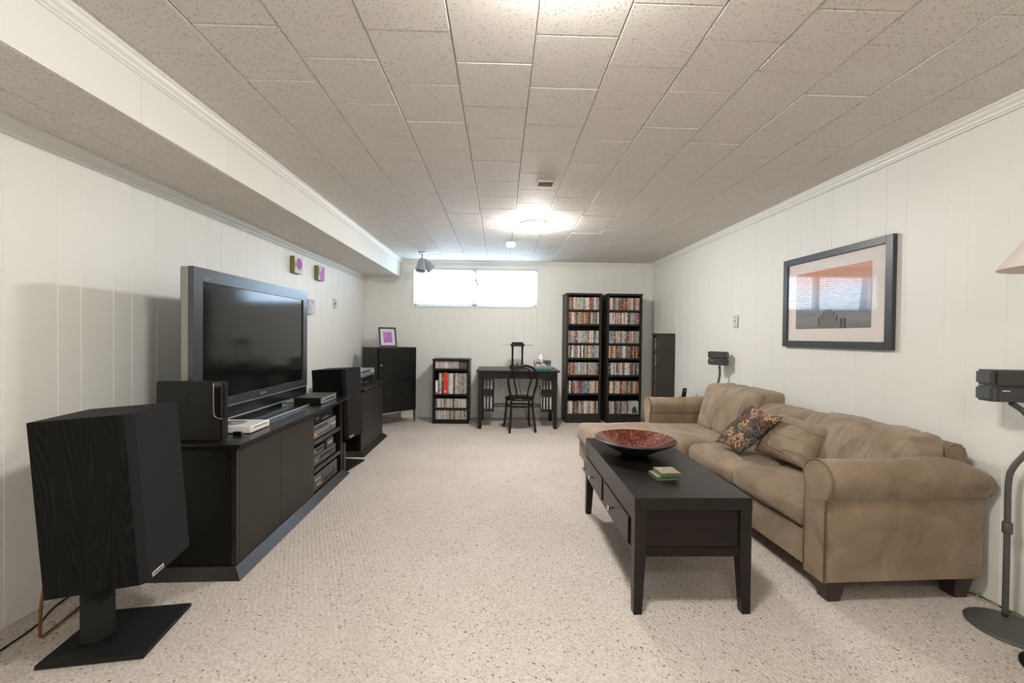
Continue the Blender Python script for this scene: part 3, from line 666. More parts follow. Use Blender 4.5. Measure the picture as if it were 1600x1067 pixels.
def sunset():
    m, tt, b = nt('pier_sunset'); c = coords(tt); sp = tt.nodes.new('ShaderNodeSeparateXYZ'); tt.links.new(c, sp.inputs[0])
    mr = N(tt, 'ShaderNodeMapRange'); mr.inputs['From Min'].default_value = pz0; mr.inputs['From Max'].default_value = pz1; tt.links.new(sp.outputs[2], mr.inputs['Value'])
    n = N(tt, 'ShaderNodeTexNoise', i_Scale=7.0, i_Detail=4.0); mp = coords(tt, scale=(1, .5, 2.5)); tt.links.new(mp, n.inputs[0])
    ad = N(tt, 'ShaderNodeMath', operation='MULTIPLY_ADD'); tt.links.new(n.outputs[0], ad.inputs[0]); ad.inputs[1].default_value = .16; tt.links.new(mr.outputs[0], ad.inputs[2])
    r = ramp(tt, [(.05, (.13, .13, .13)), (.22, (.22, .22, .21)), (.34, (.17, .18, .20)), (.42, (.22, .24, .29)), (.52, (.36, .38, .45)), (.72, (.45, .38, .44)), (.86, (.60, .32, .27)), (1.0, (.62, .27, .16))]); tt.links.new(ad.outputs[0], r.inputs[0])
    tt.links.new(r.outputs[0], b.inputs['Base Color']); b.inputs['Roughness'].default_value = .6; return m
B().box(.011, .0135, px0, px1, pz0, pz1).build('print', sunset(), t)
PIER = mat('pier_brown', (.16, .14, .13), .7); POST = mat('pier_post', (.035, .035, .04), .7)
def pp(u, v): return (px1 - u*(px1-px0), pz0 + v*(pz1-pz0))   # u 0 = right side of the photo's near edge
b = B(); b.prism([pp(.34, 0), pp(.66, 0), pp(.535, .34), pp(.50, .34)], 'X', .0135, .0142); b.build('printed_pier', PIER, t)
b = B()
for u, s_ in ((.345, 1), (.30, 1.0), (.64, .8), (.40, .62), (.60, .55), (.44, .42), (.575, .38), (.475, .28), (.555, .26)):
    v = {1: .02, 1.0: .0, .8: .06, .62: .12, .55: .15, .42: .21, .38: .23, .28: .28, .26: .3}[s_]
    a = pp(u, v); b.box(.0142, .0148, a[0]-.012*s_, a[0]+.012*s_, a[1], a[1]+.075*s_)
b.build('printed_posts', POST, t)
B().box(.020, .022, f, W_-f, f, H_-f).build('glass', GLASS, t)

# ---------------------------------------------------------------- locker cabinet in the corner
t = thing('metal_locker', 'low black metal locker cabinet on thin legs, set across the corner', 'cabinet', (-1.28, 6.47, 0), R(46.2))
# local: x<0 along the front towards the camera-left, y>0 into the corner
W2, D2, z0, z1 = .66, .44, .205, 1.155
b = B().box(-W2, 0, .018, D2, z0, z1); b.build('body', METB, t, bev=.003)
zm = .665
for a, c in ((zm+.004, z1-.02), (z0+.012, zm-.004)):
    B().box(-W2+.018, -.012, 0, .018, a, c).build('door', METB, t, bev=.002)
for zz in (z1-.19, zm-.19):
    for xx in (-.49, -.20):
        for k in range(5): 
            b = B(); b.T = Matrix.Translation((xx, -.001, zz+k*.026)) @ Matrix.Rotation(R(35), 4, 'X'); b.box(-.055, .055, -.004, .006, -.001, .0012); b.build('louvre', mat('louvre_black', (.035, .034, .03), .3) if 'louvre_black' not in bpy.data.materials else bpy.data.materials['louvre_black'], t)
b = B(); b.T = Matrix.Translation((-W2+.05, 0, .90)) @ Matrix.Rotation(R(90), 4, 'X'); b.lathe([(.009, 0), (.014, .012), (.012, .02), (.001, .022)], seg=14); b.build('knob', CHROME, t)
for xx in (-W2+.02, -.018):
    for yy in (.03, D2-.02): B().box(xx-.012, xx+.012, yy-.012, yy+.012, 0, z0).build('leg', STEEL, t)
B().box(-W2, 0, .004, .02, z0-.014, z0).build('base_rail', STEEL, t)
t = thing('photo_frame', 'black photo frame with purple picture on the metal locker', 'photo frame', (-1.70, 6.43, 1.161), R(30))
TT = Matrix.Rotation(R(-18), 4, 'X')
def tb(*a): b = B(); b.T = TT; return b.box(*a)
for q in ((-.132, -.108, 0, .31), (.108, .132, 0, .31), (-.108, .108, 0, .024), (-.108, .108, .286, .31)): tb(q[0], q[1], 0, .018, q[2], q[3]).build('frame_bar', BLK, t)
tb(-.108, .108, .006, .012, .024, .286).build('mount', mat('mount_lilac', (.70, .64, .70), .8), t)
tb(-.066, .066, .004, .0065, .065, .235).build('picture', blot('purple_print', (.30, .15, .55), (.45, .16, .50), (.60, .22, .42), 14), t)
b = B(); b.hexa([(-.03, .112, 0), (.03, .112, 0), (.03, .12, 0), (-.03, .12, 0)], [(-.02, .088, .2), (.02, .088, .2), (.02, .094, .2), (-.02, .094, .2)]); b.build('easel_back', mat('easel_brown', (.05, .03, .02), .6), t)

# ---------------------------------------------------------------- disc colours
def spine(name, a, c, d):
    m, tt, b = nt(name); oi = tt.nodes.new('ShaderNodeObjectInfo'); g = tt.nodes.new('ShaderNodeTexCoord')
    cx = tt.nodes.new('ShaderNodeCombineXYZ'); sp = tt.nodes.new('ShaderNodeSeparateXYZ'); tt.links.new(g.outputs['Object'], sp.inputs[0])
    mu = N(tt, 'ShaderNodeMath', operation='MULTIPLY'); mu.inputs[1].default_value = 7.0; tt.links.new(sp.outputs[2], mu.inputs[0])
    m2 = N(tt, 'ShaderNodeMath', operation='MULTIPLY'); m2.inputs[1].default_value = 90.0; tt.links.new(oi.outputs['Random'], m2.inputs[0])
    m3 = N(tt, 'ShaderNodeMath', operation='MULTIPLY'); m3.inputs[1].default_value = 1.3; tt.links.new(sp.outputs[0], m3.inputs[0])
    for i, s in enumerate((m3, m2, mu)): tt.links.new(s.outputs[0], cx.inputs[i])
    n = N(tt, 'ShaderNodeTexNoise', i_Scale=1.0, i_Detail=2.0); tt.links.new(cx.outputs[0], n.inputs[0])
    r = ramp(tt, [(.0, a), (.44, c), (.60, d)], 'CONSTANT'); tt.links.new(n.outputs[0], r.inputs[0]); tt.links.new(r.outputs[0], b.inputs['Base Color'])
    b.inputs['Roughness'].default_value = .3; return m
K = (.03, .028, .027); Wt = (.62, .59, .54)
SP = {'white': spine('spine_white', (.62, .6, .56), (.72, .70, .66), (.25, .22, .20)), 'cream': spine('spine_cream', (.55, .47, .36), (.62, .56, .45), (.30, .12, .07)),
      'black': spine('spine_black', K, (.05, .05, .055), (.42, .40, .37)), 'grey': spine('spine_grey', (.20, .20, .20), (.33, .33, .33), (.55, .53, .50)),
      'red': spine('spine_red', (.24, .045, .035), (.30, .08, .055), (.50, .42, .36)), 'dark brown': spine('spine_brown', (.09, .045, .028), (.17, .09, .05), (.45, .34, .24)),
      'orange': spine('spine_orange', (.42, .20, .09), (.34, .14, .07), (.62, .52, .40)), 'blue': spine('spine_blue', (.08, .10, .13), (.16, .19, .23), (.55, .56, .56)),
      'teal': spine('spine_teal', (.12, .20, .20), (.25, .33, .32), (.55, .56, .52)), 'green': spine('spine_green', (.08, .14, .06), (.28, .36, .22), (.5, .5, .42)),
      'tan': spine('spine_tan', (.33, .23, .15), (.45, .33, .23), (.16, .08, .05)), 'pink': spine('spine_pink', (.55, .30, .24), (.62, .42, .36), (.25, .08, .06)),
      'silver': spine('spine_silver', (.42, .43, .45), (.5, .5, .5), (.12, .12, .12))}
CASE = unit_mesh('disc_case', BLKM, 0)
ORD = ['first', 'second', 'third', 'fourth', 'fifth', 'sixth', 'seventh', 'eighth', 'ninth', 'tenth', 'eleventh', 'twelfth', 'thirteenth', 'fourteenth', 'fifteenth', 'sixteenth', 'seventeenth', 'eighteenth', 'nineteenth', 'twentieth', 'twenty-first', 'twenty-second', 'twenty-third', 'twenty-fourth', 'twenty-fifth', 'twenty-sixth', 'twenty-seventh', 'twenty-eighth', 'twenty-ninth', 'thirtieth']
def row(M, x0, x1, z, y, n, h, depth, name, what, cat, where, group, colours, frm='left', wj=.35, hj=.02, fixed=None):
    ws = [1+rnd.uniform(-wj, wj) for _ in range(n)]; s = (x1-x0)/sum(ws); x = x0
    for k in range(n):
        c = colours[rnd.randrange(len(colours))] if not fixed or k not in fixed else fixed[k]
        w_ = ws[k]*s; hh = h*(1-rnd.uniform(0, hj)); dy = rnd.uniform(0, .008)
        o = bpy.data.objects.new(name, CASE); COL.objects.link(o)
        o.matrix_world = M @ Matrix.Translation((x+.0004, y+dy, z+.0005)) @ Matrix.Diagonal((w_-.0012, depth, hh, 1))
        o.material_slots[0].link = 'OBJECT'; o.material_slots[0].material = SP[c]
        tag(o, f'{c} {what}, {ORD[k]} from {frm}, {where}', cat, group)
        x += w_
COMMON = ['white']*4+['cream']*4+['black']*4+['grey']*4+['red']*3+['dark brown']*4+['tan']*3+['silver']*3+['blue']*2+['pink']*2+['orange', 'teal', 'green']

# ---------------------------------------------------------------- tall bookcases
def bookcase(name, loc, rz, W, D, H, shelves, label, plinth=.115, m=None, top_over=.006):
    m = m or SHELFW
    t = thing(name, label, 'bookcase', loc, rz); s = .030
    B().box(0, s, 0, D, 0, H-.03).build('side_panel', m, t, bev=.002); B().box(W-s, W, 0, D, 0, H-.03).build('side_panel', m, t, bev=.002)
    B().box(-top_over, W+top_over, -.008, D, H-.03, H).build('top_panel', m, t, bev=.002)
    B().box(s, W-s, D-.012, D, 0, H-.03).build('back_panel', CABIN, t)
    B().box(s, W-s, .008, .024, 0, plinth).build('plinth', m, t)
    for z in shelves: B().box(s, W-s, .004, D-.012, z-.028, z).build('shelf', m, t, bev=.0015)
    return t
SHZ = [1.768, 1.545, 1.249, 1.017, .752, .463, .143]
NM = ['top', 'second', 'third', 'fourth', 'fifth', 'sixth', 'bottom']
fav = [['white', 'grey', 'green', 'cream', 'black', 'silver', 'pink', 'tan'], ['orange', 'red', 'cream', 'teal', 'tan', 'white', 'dark brown', 'pink'], ['silver', 'grey', 'white', 'black', 'cream', 'red', 'grey', 'white'],
       ['black', 'cream', 'tan', 'grey', 'dark brown', 'orange', 'black', 'white'], ['red', 'pink', 'grey', 'blue', 'black', 'white', 'silver', 'dark brown'], ['teal', 'blue', 'cream', 'dark brown', 'pink', 'red', 'grey', 'orange'],
       ['white', 'cream', 'tan', 'black', 'blue', 'red', 'grey', 'orange']]
for loc, rz, side, lab in (((1.022, 6.472, 0), R(2.0), 'left', 'tall dark bookcase of disc cases, the left one beside the desk'), ((1.657, 6.476, 0), R(1.2), 'right', 'tall dark bookcase of disc cases, the right one near the corner')):
    bc = bookcase('tall_bookcase', loc, rz, .552, .37, 2.02, SHZ, lab)
    M = Matrix.Translation(loc) @ Matrix.Rotation(rz, 4, 'Z')
    for k, z in enumerate(SHZ):
        cols = fav[k] + fav[k] + COMMON[::3] if side == 'left' else fav[(k+3) % 7] + COMMON[::2]
        end = .515 if not (side == 'right' and k == 6) else .385
        fx = {10: 'green', 11: 'green'} if (side, k) == ('left', 0) else ({3: 'tan', 4: 'tan'} if (side, k) == ('left', 6) else ({2: 'red', 3: 'red'} if (side, k) == ('right', 6) else None))
        n = 20 if end > .5 else 14
        row(M, .036, end, z, .018, n, .190 if k != 1 else .182, .137, 'disc_case', 'disc case', 'disc case', f'{NM[k]} shelf of the {side} tall bookcase', f'disc cases on the {NM[k]} shelf of the {side} tall bookcase', cols)
    if side == 'right':
        bx = thing('boxed_set', 'pale boxed set with dark portrait on the bottom shelf, right tall bookcase', 'boxed set', (M @ Vector((.392, .018, .1435))), rz)
        B().box(0, .125, 0, .12, 0, .195).build('box', mat('pale_box', (.45, .50, .47), .5), bx)
        B().prism([(.03, .01), (.11, .01), (.10, .06), (.085, .10), (.06, .12), (.035, .10), (.02, .06)], 'Y', -.0015, 0).build('printed_shape', mat('dark_print', (.07, .04, .03), .6), bx)
# the narrow disc tower by the corner
tw = bookcase('disc_tower', (2.245, 6.135, 0), R(-90), .18, .255, 1.405, [1.15, .93, .71, .49, .27, .06], 'narrow dark disc tower standing against the right wall behind the sofa', .05, mat('tower_black_brown', (.030, .027, .022), .5), 0)
tw['category'] = 'disc tower'
MT_ = Matrix.Translation((2.245, 6.135, 0)) @ Matrix.Rotation(R(-90), 4, 'Z')
for k, z in enumerate([1.15, .93, .71, .49, .27]):
    row(MT_, .033, .147, z, .02, 5, .19, .137, 'disc_case', 'disc case', 'disc case', f'{NM[k]} shelf of the narrow disc tower', f'disc cases on the {NM[k]} shelf of the disc tower', ['black', 'grey', 'red', 'tan', 'dark brown', 'silver'])

# ---------------------------------------------------------------- low media rack
loc = (-1.020, 6.372, 0); rz = R(-.5); RZ = [.838, .452, .240, .063]
bookcase('low_bookcase', loc, rz, .552, .36, .985, RZ, 'low black bookcase of discs and records between the locker and desk', .035, BLK)
M = Matrix.Translation(loc) @ Matrix.Rotation(rz, 4, 'Z')
pale = ['grey', 'silver', 'white', 'tan', 'cream', 'grey', 'pink']
row(M, .036, .395, .838, .02, 20, .112, .125, 'compact_disc', 'compact disc', 'compact disc', 'top shelf of the low bookcase', 'discs on the top shelf of the low bookcase', pale)
g = thing('black_box', 'small dark grey box on the top shelf of the low bookcase', 'box', M @ Vector((.402, .02, .8385)), rz)
B().box(0, .11, 0, .12, 0, .10).build('box_body', GREYP, g, bev=.003); B().box(.0, .11, -.001, .12, .086, .104).build('box_lid', DKGREY, g)
row(M, .090, .515, .452, .02, 20, .315, .29, 'record_sleeve', 'record sleeve', 'record', 'second shelf of the low bookcase', 'records on the second shelf of the low bookcase', ['black', 'grey', 'tan', 'white', 'dark brown', 'blue', 'grey'], fixed={0: 'grey', 1: 'cream', 2: 'black', 3: 'dark brown', 6: 'orange', 9: 'white', 10: 'black', 11: 'dark brown', 12: 'cream'})
r_ = thing('red_box_set', 'thick bright red box set among the records', 'box set', M @ Vector((.165, .008, .4525)), rz)
B().box(0, .052, 0, .012, 0, .325).build('spine_face', mat('bright_red', (.62, .035, .02), .4), r_)
B().box(.012, .034, -.0012, 0, .025, .055).build('white_emblem', mat('emblem_white', (.75, .7, .65), .5), r_)
r_ = thing('white_case', 'short white case at the left end of the record shelf', 'case', M @ Vector((.040, .02, .4525)), rz)
B().box(0, .036, 0, .15, 0, .20).build('case_body', WHITEP, r_, bev=.002); B().box(.004, .032, -.001, 0, .01, .03).build('label_strip', GREYP, r_)
for z, nmx in ((.240, 'third'), (.063, 'bottom')):
    row(M, .036, .515, z, .02, 28, .135 if nmx == 'third' else .140, .125, 'compact_disc', 'compact disc', 'compact disc', f'{nmx} shelf of the low bookcase', f'discs on the {nmx} shelf of the low bookcase', pale + ['black', 'dark brown', 'grey', 'silver'])

# ---------------------------------------------------------------- desk
DKG = mat('black_stained_wood', (.008, .0085, .008), .38, 0, .4)
t = thing('writing_desk', 'black mission-style desk with slatted ends under the window', 'desk', (.26, 6.36, 0), R(-.3))
B().box(-.60, .60, -.41, .40, .828, .85).build('desktop', DKG, t, bev=.003)
for sx in (-1, 1):
    for sy in (-1, 1):
        B().box(sx*.545-.027, sx*.545+.027, sy*.30-.027, sy*.30+.027, 0, .828).build('leg', DKG, t, bev=.002)
B().box(-.545, .545, -.322, -.30, .725, .828).build('front_apron', DKG, t); B().box(-.545, .545, .30, .322, .725, .828).build('back_apron', DKG, t)
for sx in (-1, 1): B().box(sx*.545-.01, sx*.545+.01, -.3, .3, .725, .828).build('side_apron', DKG, t)
for z in (.300, .265): B().box(-.345, .345, .04, .06, z-.008, z+.008).build('stretcher', DKG, t)
for sx in (-1, 1):
    x0, x1 = (-.518, -.345) if sx < 0 else (.345, .518)
    for k, xs in enumerate((x0+.01, x0+.055, x0+.10, x1-.022)):
        B().box(xs, xs+(.022 if k < 3 else .026), -.275, -.255, .235, .728).build('slat', DKG, t)
    B().box(x0, x1, -.256, -.246, .475, .565).build('cross_rail', DKG, t)
    B().box(x0, x1, -.246, .2, .255, .268).build('lower_shelf', DKG, t); B().box(x0, x1, -.246, .2, .552, .565).build('upper_shelf', DKG, t)
    B().box(x0, x1, -.256, -.246, .248, .275).build('lower_rail', DKG, t)
MD = Matrix.Translation((.26, 6.36, 0)) @ Matrix.Rotation(R(-.3), 4, 'Z')
for x0, x1, sd in ((-.512, -.350, 'left'), (.350, .512, 'right')):
    for z, nmx in ((.268, 'lower'), (.565, 'upper')):
        row(MD, x0, x1, z, -.235, 7, .185 if nmx == 'lower' else .13, .13, 'book', 'book', 'book', f'{nmx} {sd} rack of the desk', f'books in the {nmx} {sd} rack of the desk', ['white', 'white', 'silver', 'cream'] if sd == 'left' else ['cream', 'tan', 'cream', 'white'])
# wire hanging behind the desk
tag(B().tube(bezier([(.30, 6.84, .70), (.31, 6.80, .55), (.36, 6.80, .35), (.42, 6.72, .12), (.44, 6.66, .01)], 6), .004, 6).build('lamp_cord', BLK), 'thin black cord hanging behind the desk to the floor', 'cord')

# stand on the desk
t = thing('tabletop_stand', 'black two-post tabletop stand with thin crossbar on the desk', 'stand', (.262, 6.42, .85), 0)
B().box(-.115, .115, -.07, .07, 0, .045).build('base', BLK, t, bev=.006)
for sx in (-1, 1): B().lathe([(.022, .045), (.016, .07), (.014, .18), (.016, .31), (.021, .345)], (sx*.075, 0, 0), 14).build('post', BLK, t)
B().box(-.105, .105, -.04, .04, .335, .375).build('top_block', BLK, t, bev=.005); B().box(-.085, .085, -.035, .035, .375, .40).build('top_cap', BLK, t, bev=.004)
B().tube([(-.24, 0, .355), (.24, 0, .355)], .004, 8).build('crossbar', SILVER, t)
B().lathe([(.016, .045), (.01, .06), (.006, .085), (.001, .09)], (0, -.02, 0), 10).build('finial', BLK, t)
t = thing('tissue_box', 'patterned tissue box with a white tissue at the desk\'s right end', 'tissue box', (.645, 6.40, .85), R(-2))
def tis():
    m, tt, b = nt('tissue_print'); c = coords(tt); n = N(tt, 'ShaderNodeTexVoronoi', i_Scale=22.0); tt.links.new(c, n.inputs['Vector'])
    sp = tt.nodes.new('ShaderNodeSeparateColor'); tt.links.new(n.outputs['Color'], sp.inputs[0])
    r = ramp(tt, [(0, (.05, .05, .06)), (.3, (.45, .14, .12)), (.5, (.55, .52, .50)), (.75, (.16, .18, .20))], 'CONSTANT'); tt.links.new(sp.outputs[0], r.inputs[0]); tt.links.new(r.outputs[0], b.inputs['Base Color']); return m
B().box(-.13, .13, -.06, .06, .030, .125).build('box', tis(), t, bev=.002); B().box(-.131, .131, -.061, .061, 0, .034).build('teal_band', mat('teal_print', (.08, .34, .36), .5), t)
b = B(); rings = []
for k, (r0, z) in enumerate([(.035, .12), (.05, .14), (.045, .165), (.028, .19), (.01, .215)]):
    rings.append([(-.03+r0*math.cos(a)*(1+.25*math.sin(3*a+k)), r0*.6*math.sin(a), z+.012*math.sin(2*a+k)) for a in [2*math.pi*i/16 for i in range(16)]])
b.loft(rings); b.build('tissue', WHITEP, t)

# ---------------------------------------------------------------- bentwood chair (local +y = forward, towards the desk)
t = thing('bentwood_chair', 'black bentwood chair with a round seat pulled up to the desk', 'chair', (.285, 6.02, 0), R(9))
B().lathe([(.001, .478), (.17, .478), (.20, .47), (.212, .458), (.212, .445), (.20, .435), (.001, .44)], seg=40, cap=False).build('seat', BLK, t)
ring = [(.17*math.cos(a), .17*math.sin(a), .345) for a in [2*math.pi*i/32 for i in range(33)]]
B().tube(ring, .010, 8).build('leg_ring', BLK, t)
for sx in (-1, 1):
    B().tube(bezier([(sx*.165, .12, .44), (sx*.17, .145, .30), (sx*.178, .18, .12), (sx*.20, .205, 0)], 6), [.016]*12+[.015]*7, 10).build('front_leg', BLK, t)
back = [(-.185, -.235, 0), (-.165, -.20, .2), (-.150, -.165, .40), (-.165, -.17, .52), (-.200, -.20, .68), (-.195, -.225, .80), (-.13, -.245, .90), (0, -.255, .935), (.13, -.245, .90), (.195, -.225, .80), (.200, -.20, .68), (.165, -.17, .52), (.150, -.165, .40), (.165, -.20, .2), (.185, -.235, 0)]
B().tube(bezier(back, 6), .0165, 10).build('back_hoop', BLK, t)
inner = [(-.075, -.150, .46), (-.085, -.17, .58), (-.12, -.20, .72), (-.125, -.225, .82), (-.07, -.243, .88), (0, -.247, .895), (.07, -.243, .88), (.125, -.225, .82), (.12, -.20, .72), (.085, -.17, .58), (.075, -.150, .46)]
B().tube(bezier(inner, 6), .0115, 8).build('inner_hoop', BLK, t)

# ---------------------------------------------------------------- coffee table (left long side faces -x, with drawers)
t = thing('coffee_table', 'dark espresso coffee table with tapered legs and two side drawers', 'coffee table', (.655, 1.99, 0), R(-.2))
TWd, TLn, TH = .576, 1.19, .568
B().box(0, TWd, 0, TLn, .508, TH).build('tabletop', ESP, t, bev=.002)
for sx in (0, 1):
    for sy in (0, 1):
        x0, x1 = (.002, .058) if sx == 0 else (TWd-.058, TWd-.002); y0, y1 = (.002, .058) if sy == 0 else (TLn-.058, TLn-.002)
        bx0, bx1 = (x0, x1-.016) if sx == 0 else (x0+.016, x1); by0, by1 = (y0, y1-.016) if sy == 0 else (y0+.016, y1)
        B().hexa([(bx0, by0, 0), (bx1, by0, 0), (bx1, by1, 0), (bx0, by1, 0)], [(x0, y0, .28), (x1, y0, .28), (x1, y1, .28), (x0, y1, .28)]).hexa([(x0, y0, .28), (x1, y0, .28), (x1, y1, .28), (x0, y1, .28)], [(x0, y0, .508), (x1, y0, .508), (x1, y1, .508), (x0, y1, .508)]).build('leg', ESP, t)
for y0, y1 in ((.014, .028), (TLn-.028, TLn-.014)): B().box(.056, TWd-.056, y0, y1, .30, .508).build('end_panel', ESPX, t)
for y0, y1 in ((.006, .034), (TLn-.034, TLn-.006)): B().box(.056, TWd-.056, y0, y1, .280, .320).build('end_rail', ESPX, t, bev=.002)
B().box(TWd-.03, TWd-.012, .056, TLn-.056, .28, .508).build('back_panel', ESP, t)
B().box(.012, .022, .056, TLn-.056, .28, .508).build('side_panel', ESP, t)
B().box(.004, .014, .056, TLn-.056, .444, .508).build('side_rail', ESP, t); B().box(.004, .014, .056, TLn-.056, .280, .300).build('side_rail', ESP, t)
B().box(.004, .014, .60, .64, .300, .444).build('centre_stile', ESP, t)
for a, c, ky in ((.095, .585, .385), (.655, 1.125, .90)):
    d = B().box(-.003, .013, a, c, .300, .438).build('drawer', ESP, t, bev=.002)
    b = B(); b.T = Matrix.Translation((-.003, ky, .362)) @ Matrix.Rotation(R(-90), 4, 'Y'); b.lathe([(.006, 0), (.005, .012), (.006, .018), (.014, .024), (.014, .030), (.001, .034)], seg=18); b.build('knob', CHROME, d)
B().box(.02, TWd-.02, .03, TLn-.03, .284, .292).build('bottom_panel', CABIN, t)

# bowl
t = thing('mosaic_bowl', 'wide shallow bowl lined with red shell mosaic on the coffee table', 'bowl', (.897, 2.745, .568), 0)
B().lathe([(.001, .0), (.075, 0), (.085, .006), (.13, .030), (.20, .066), (.252, .094), (.262, .101), (.262, .107), (.255, .109)], seg=56, cap=False).build('outer_shell', BOWLOUT, t)
B().lathe([(.255, .1088), (.245, .103), (.19, .074), (.12, .042), (.06, .024), (.001, .018)], seg=56, cap=False).build('mosaic_lining', BOWLIN, t)
# coasters
CO = blot('coaster_print', (.14, .16, .10), (.27, .27, .19), (.25, .14, .08), 40); CG = mat('coaster_green', (.085, .12, .05), .35)
posn = ['bottom', 'second from the bottom', 'third from the bottom', 'topmost']
for k in range(4):
    dx, dy = (0, 0) if k > 1 else (-.020, .004)
    c = thing('coaster', f'square green glazed coaster, {posn[k]} of the stack on the coffee table', 'coaster', (.925+dx+(.003 if k == 3 else 0), 2.285+dy, .568+k*.0105), R(3+(0 if k > 1 else 2)), 'green coasters stacked on the coffee table')
    B().box(-.056, .056, -.056, .056, 0, .0095).build('tile_body', CG, c, bev=.0015); B().box(-.053, .053, -.053, .053, .0094, .0102).build('printed_top', CO, c)

# ---------------------------------------------------------------- sectional sofa (local x = towards the wall, y = away from camera)
sofa = thing('sectional_sofa', 'tan sectional sofa with rolled arms and a chaise along the right wall', 'sofa', (1.648, 2.045, 0), R(2.2))
def cushion(x0, x1, y0, y1, z0, z1, name, m, n=14, rad=.05, puff=.02, wr=.006, seed=0, T=None, wfreq=5, lean=0, dirw=None, zp=1):
    b = B(); bm = b.bm
    bmesh.ops.create_cube(bm, size=2); bmesh.ops.subdivide_edges(bm, edges=bm.edges[:], cuts=n, use_grid_fill=True)
    sx, sy, sz = (x1-x0)/2, (y1-y0)/2, (z1-z0)/2; c = Vector(((x0+x1)/2, (y0+y1)/2, (z0+z1)/2)); r = min(rad, sx*.98, sy*.98, sz*.98)
    for v in bm.verts:
        p = Vector((v.co.x*sx, v.co.y*sy, v.co.z*sz)); q = Vector((max(-sx+r, min(sx-r, p.x)), max(-sy+r, min(sy-r, p.y)), max(-sz+r, min(sz-r, p.z))))
        d = p-q; nrm = d.normalized() if d.length > 1e-6 else Vector((0, 0, 0)); p = q+nrm*r
        u, w2, h_ = p.x/sx, p.y/sy, p.z/sz
        fall = [max(0, 1-u*u), max(0, 1-w2*w2), max(0, 1-h_*h_)]
        p += Vector((nrm.x*fall[1]*fall[2], nrm.y*fall[0]*fall[2], nrm.z*fall[0]*fall[1]*zp))*puff
        if wr:
            k = dirw or (1, 1, 1)
            s = noise.noise(Vector(((p.x+seed)*wfreq*k[0], (p.y+seed*2)*wfreq*k[1], p.z*wfreq*k[2])))
            s2 = 1-abs(noise.noise(Vector(((p.x+seed)*wfreq*1.7*k[0], (p.y+seed)*wfreq*2.1*k[1], (p.z+seed)*wfreq*1.5*k[2]))))*2.6
            p += nrm*(s*wr + max(-.3, s2)*wr*.8)
        if lean: p.x += lean*(p.z)
        v.co = c+p
    for f_ in bm.faces: f_.smooth = True
    if T: bmesh.ops.transform(bm, matrix=T, verts=bm.verts[:])
    return b.build(name, m, sofa)
# base
B().box(0.012, .80, .10, 2.25, .115, .325).build('front_rail', SOFAR, sofa, bev=.012, seg=2)
B().box(-.74, .03, 1.44, 2.27, .115, .30).build('chaise_base', SOFA, sofa, bev=.012, seg=2)
# seats
cushion(-.012, .62, .135, .795, .325, .462, 'seat_cushion', SOFAR, rad=.045, puff=.020, wr=.010, seed=1)
cushion(-.018, .62, .795, 1.42, .322, .462, 'seat_cushion', SOFA, rad=.055, puff=.022, wr=.009, seed=3)
cushion(-.775, .62, 1.43, 2.275, .285, .468, 'chaise_cushion', SOFA, n=20, rad=.075, puff=.012, wr=.005, seed=5, wfreq=3)
# back frame
bp = [(.70, .13), (.835, .13), (.835, .74), (.82, .785), (.78, .80), (.735, .785), (.72, .74)]
b = B(); b.prism(bp, 'Y', .06, 2.30); b.build('back_frame', SOFAR, sofa, bev=.012, seg=2)
# back cushions
cushion(.47, .73, .10, .82, .455, .825, 'back_cushion', SOFAC, rad=.070, puff=.05, wr=.011, seed=11, lean=.28, dirw=(1, 1.9, .5), n=26, zp=.2)
cushion(.50, .74, .80, 1.42, .455, .795, 'back_cushion', SOFAC, rad=.065, puff=.035, wr=.013, seed=14, lean=.28, dirw=(1, 2.4, .4), n=26, zp=.2)
cushion(.47, .74, 1.34, 2.13, .455, .885, 'back_cushion', SOFAC, rad=.055, puff=.035, wr=.012, seed=17, lean=.30, dirw=(1, 2.0, .5), n=26, zp=.2)
# rolled arms
def arm(y_out, y_in, m_out, x0, x1, nm, near):
    s = -1 if near else 1          # outwards direction
    yo = y_out - s*.052; r = .094; zc = .632
    roll = [(y_out + s*.020, .546)]
    n = 22
    for k in range(n+1):
        a = R(218 - k/n*(218+30)); roll.append((yo - s*r*math.cos(a), zc + r*math.sin(a)))
    o = B().box(x0+.002, x1-.01, min(y_out, y_in), max(y_out, y_in), .115, .575).build('armrest', m_out, sofa, bev=.006)
    rings = []
    rp = roll + [(y_in, .56), (y_out-s*.01, .552)]
    for i in range(17):
        f_ = i/16; x = x0+(x1-x0)*f_; dz = -.050*(max(0, f_-.78)/.22)**1.6 + .009*math.exp(-((f_-.70)/.13)**2) - .005*math.exp(-((f_-.35)/.2)**2)
        rings.append([(x, y, z+dz*max(0, (z-.54)/.18)) for y, z in rp])
    B().loft(rings, smooth=True).build('arm_roll', m_out, o)
    prof = [(y_out, .115), (y_out, .535)] + roll + [(y_in, .54), (y_in, .115)]
    b = B(); b.prism([(y, z) for y, z in prof], 'X', x0-.014, x0+.002); b.build('arm_front_panel', m_out, o)
    pts = [(x0-.012, y, z) for y, z in prof]; B().tube(pts, .006, 6).build('piping', SOFAP, o)
    return o
arm(0, .135, SOFAR, 0, .865, 'a', True)
arm(2.31, 2.185, SOFA, -.02, .80, 'b', False)
for lx, ly in ((.02, .015), (.72, .015), (.02, 2.20), (.72, 2.20), (-.70, 1.50), (-.70, 2.18)):
    B().hexa([(lx+.018, ly+.018, 0), (lx+.087, ly+.018, 0), (lx+.087, ly+.087, 0), (lx+.018, ly+.087, 0)], [(lx, ly, .118), (lx+.105, ly, .118), (lx+.105, ly+.105, .118), (lx, ly+.105, .118)]).build('leg', LEGW, sofa, bev=.003)

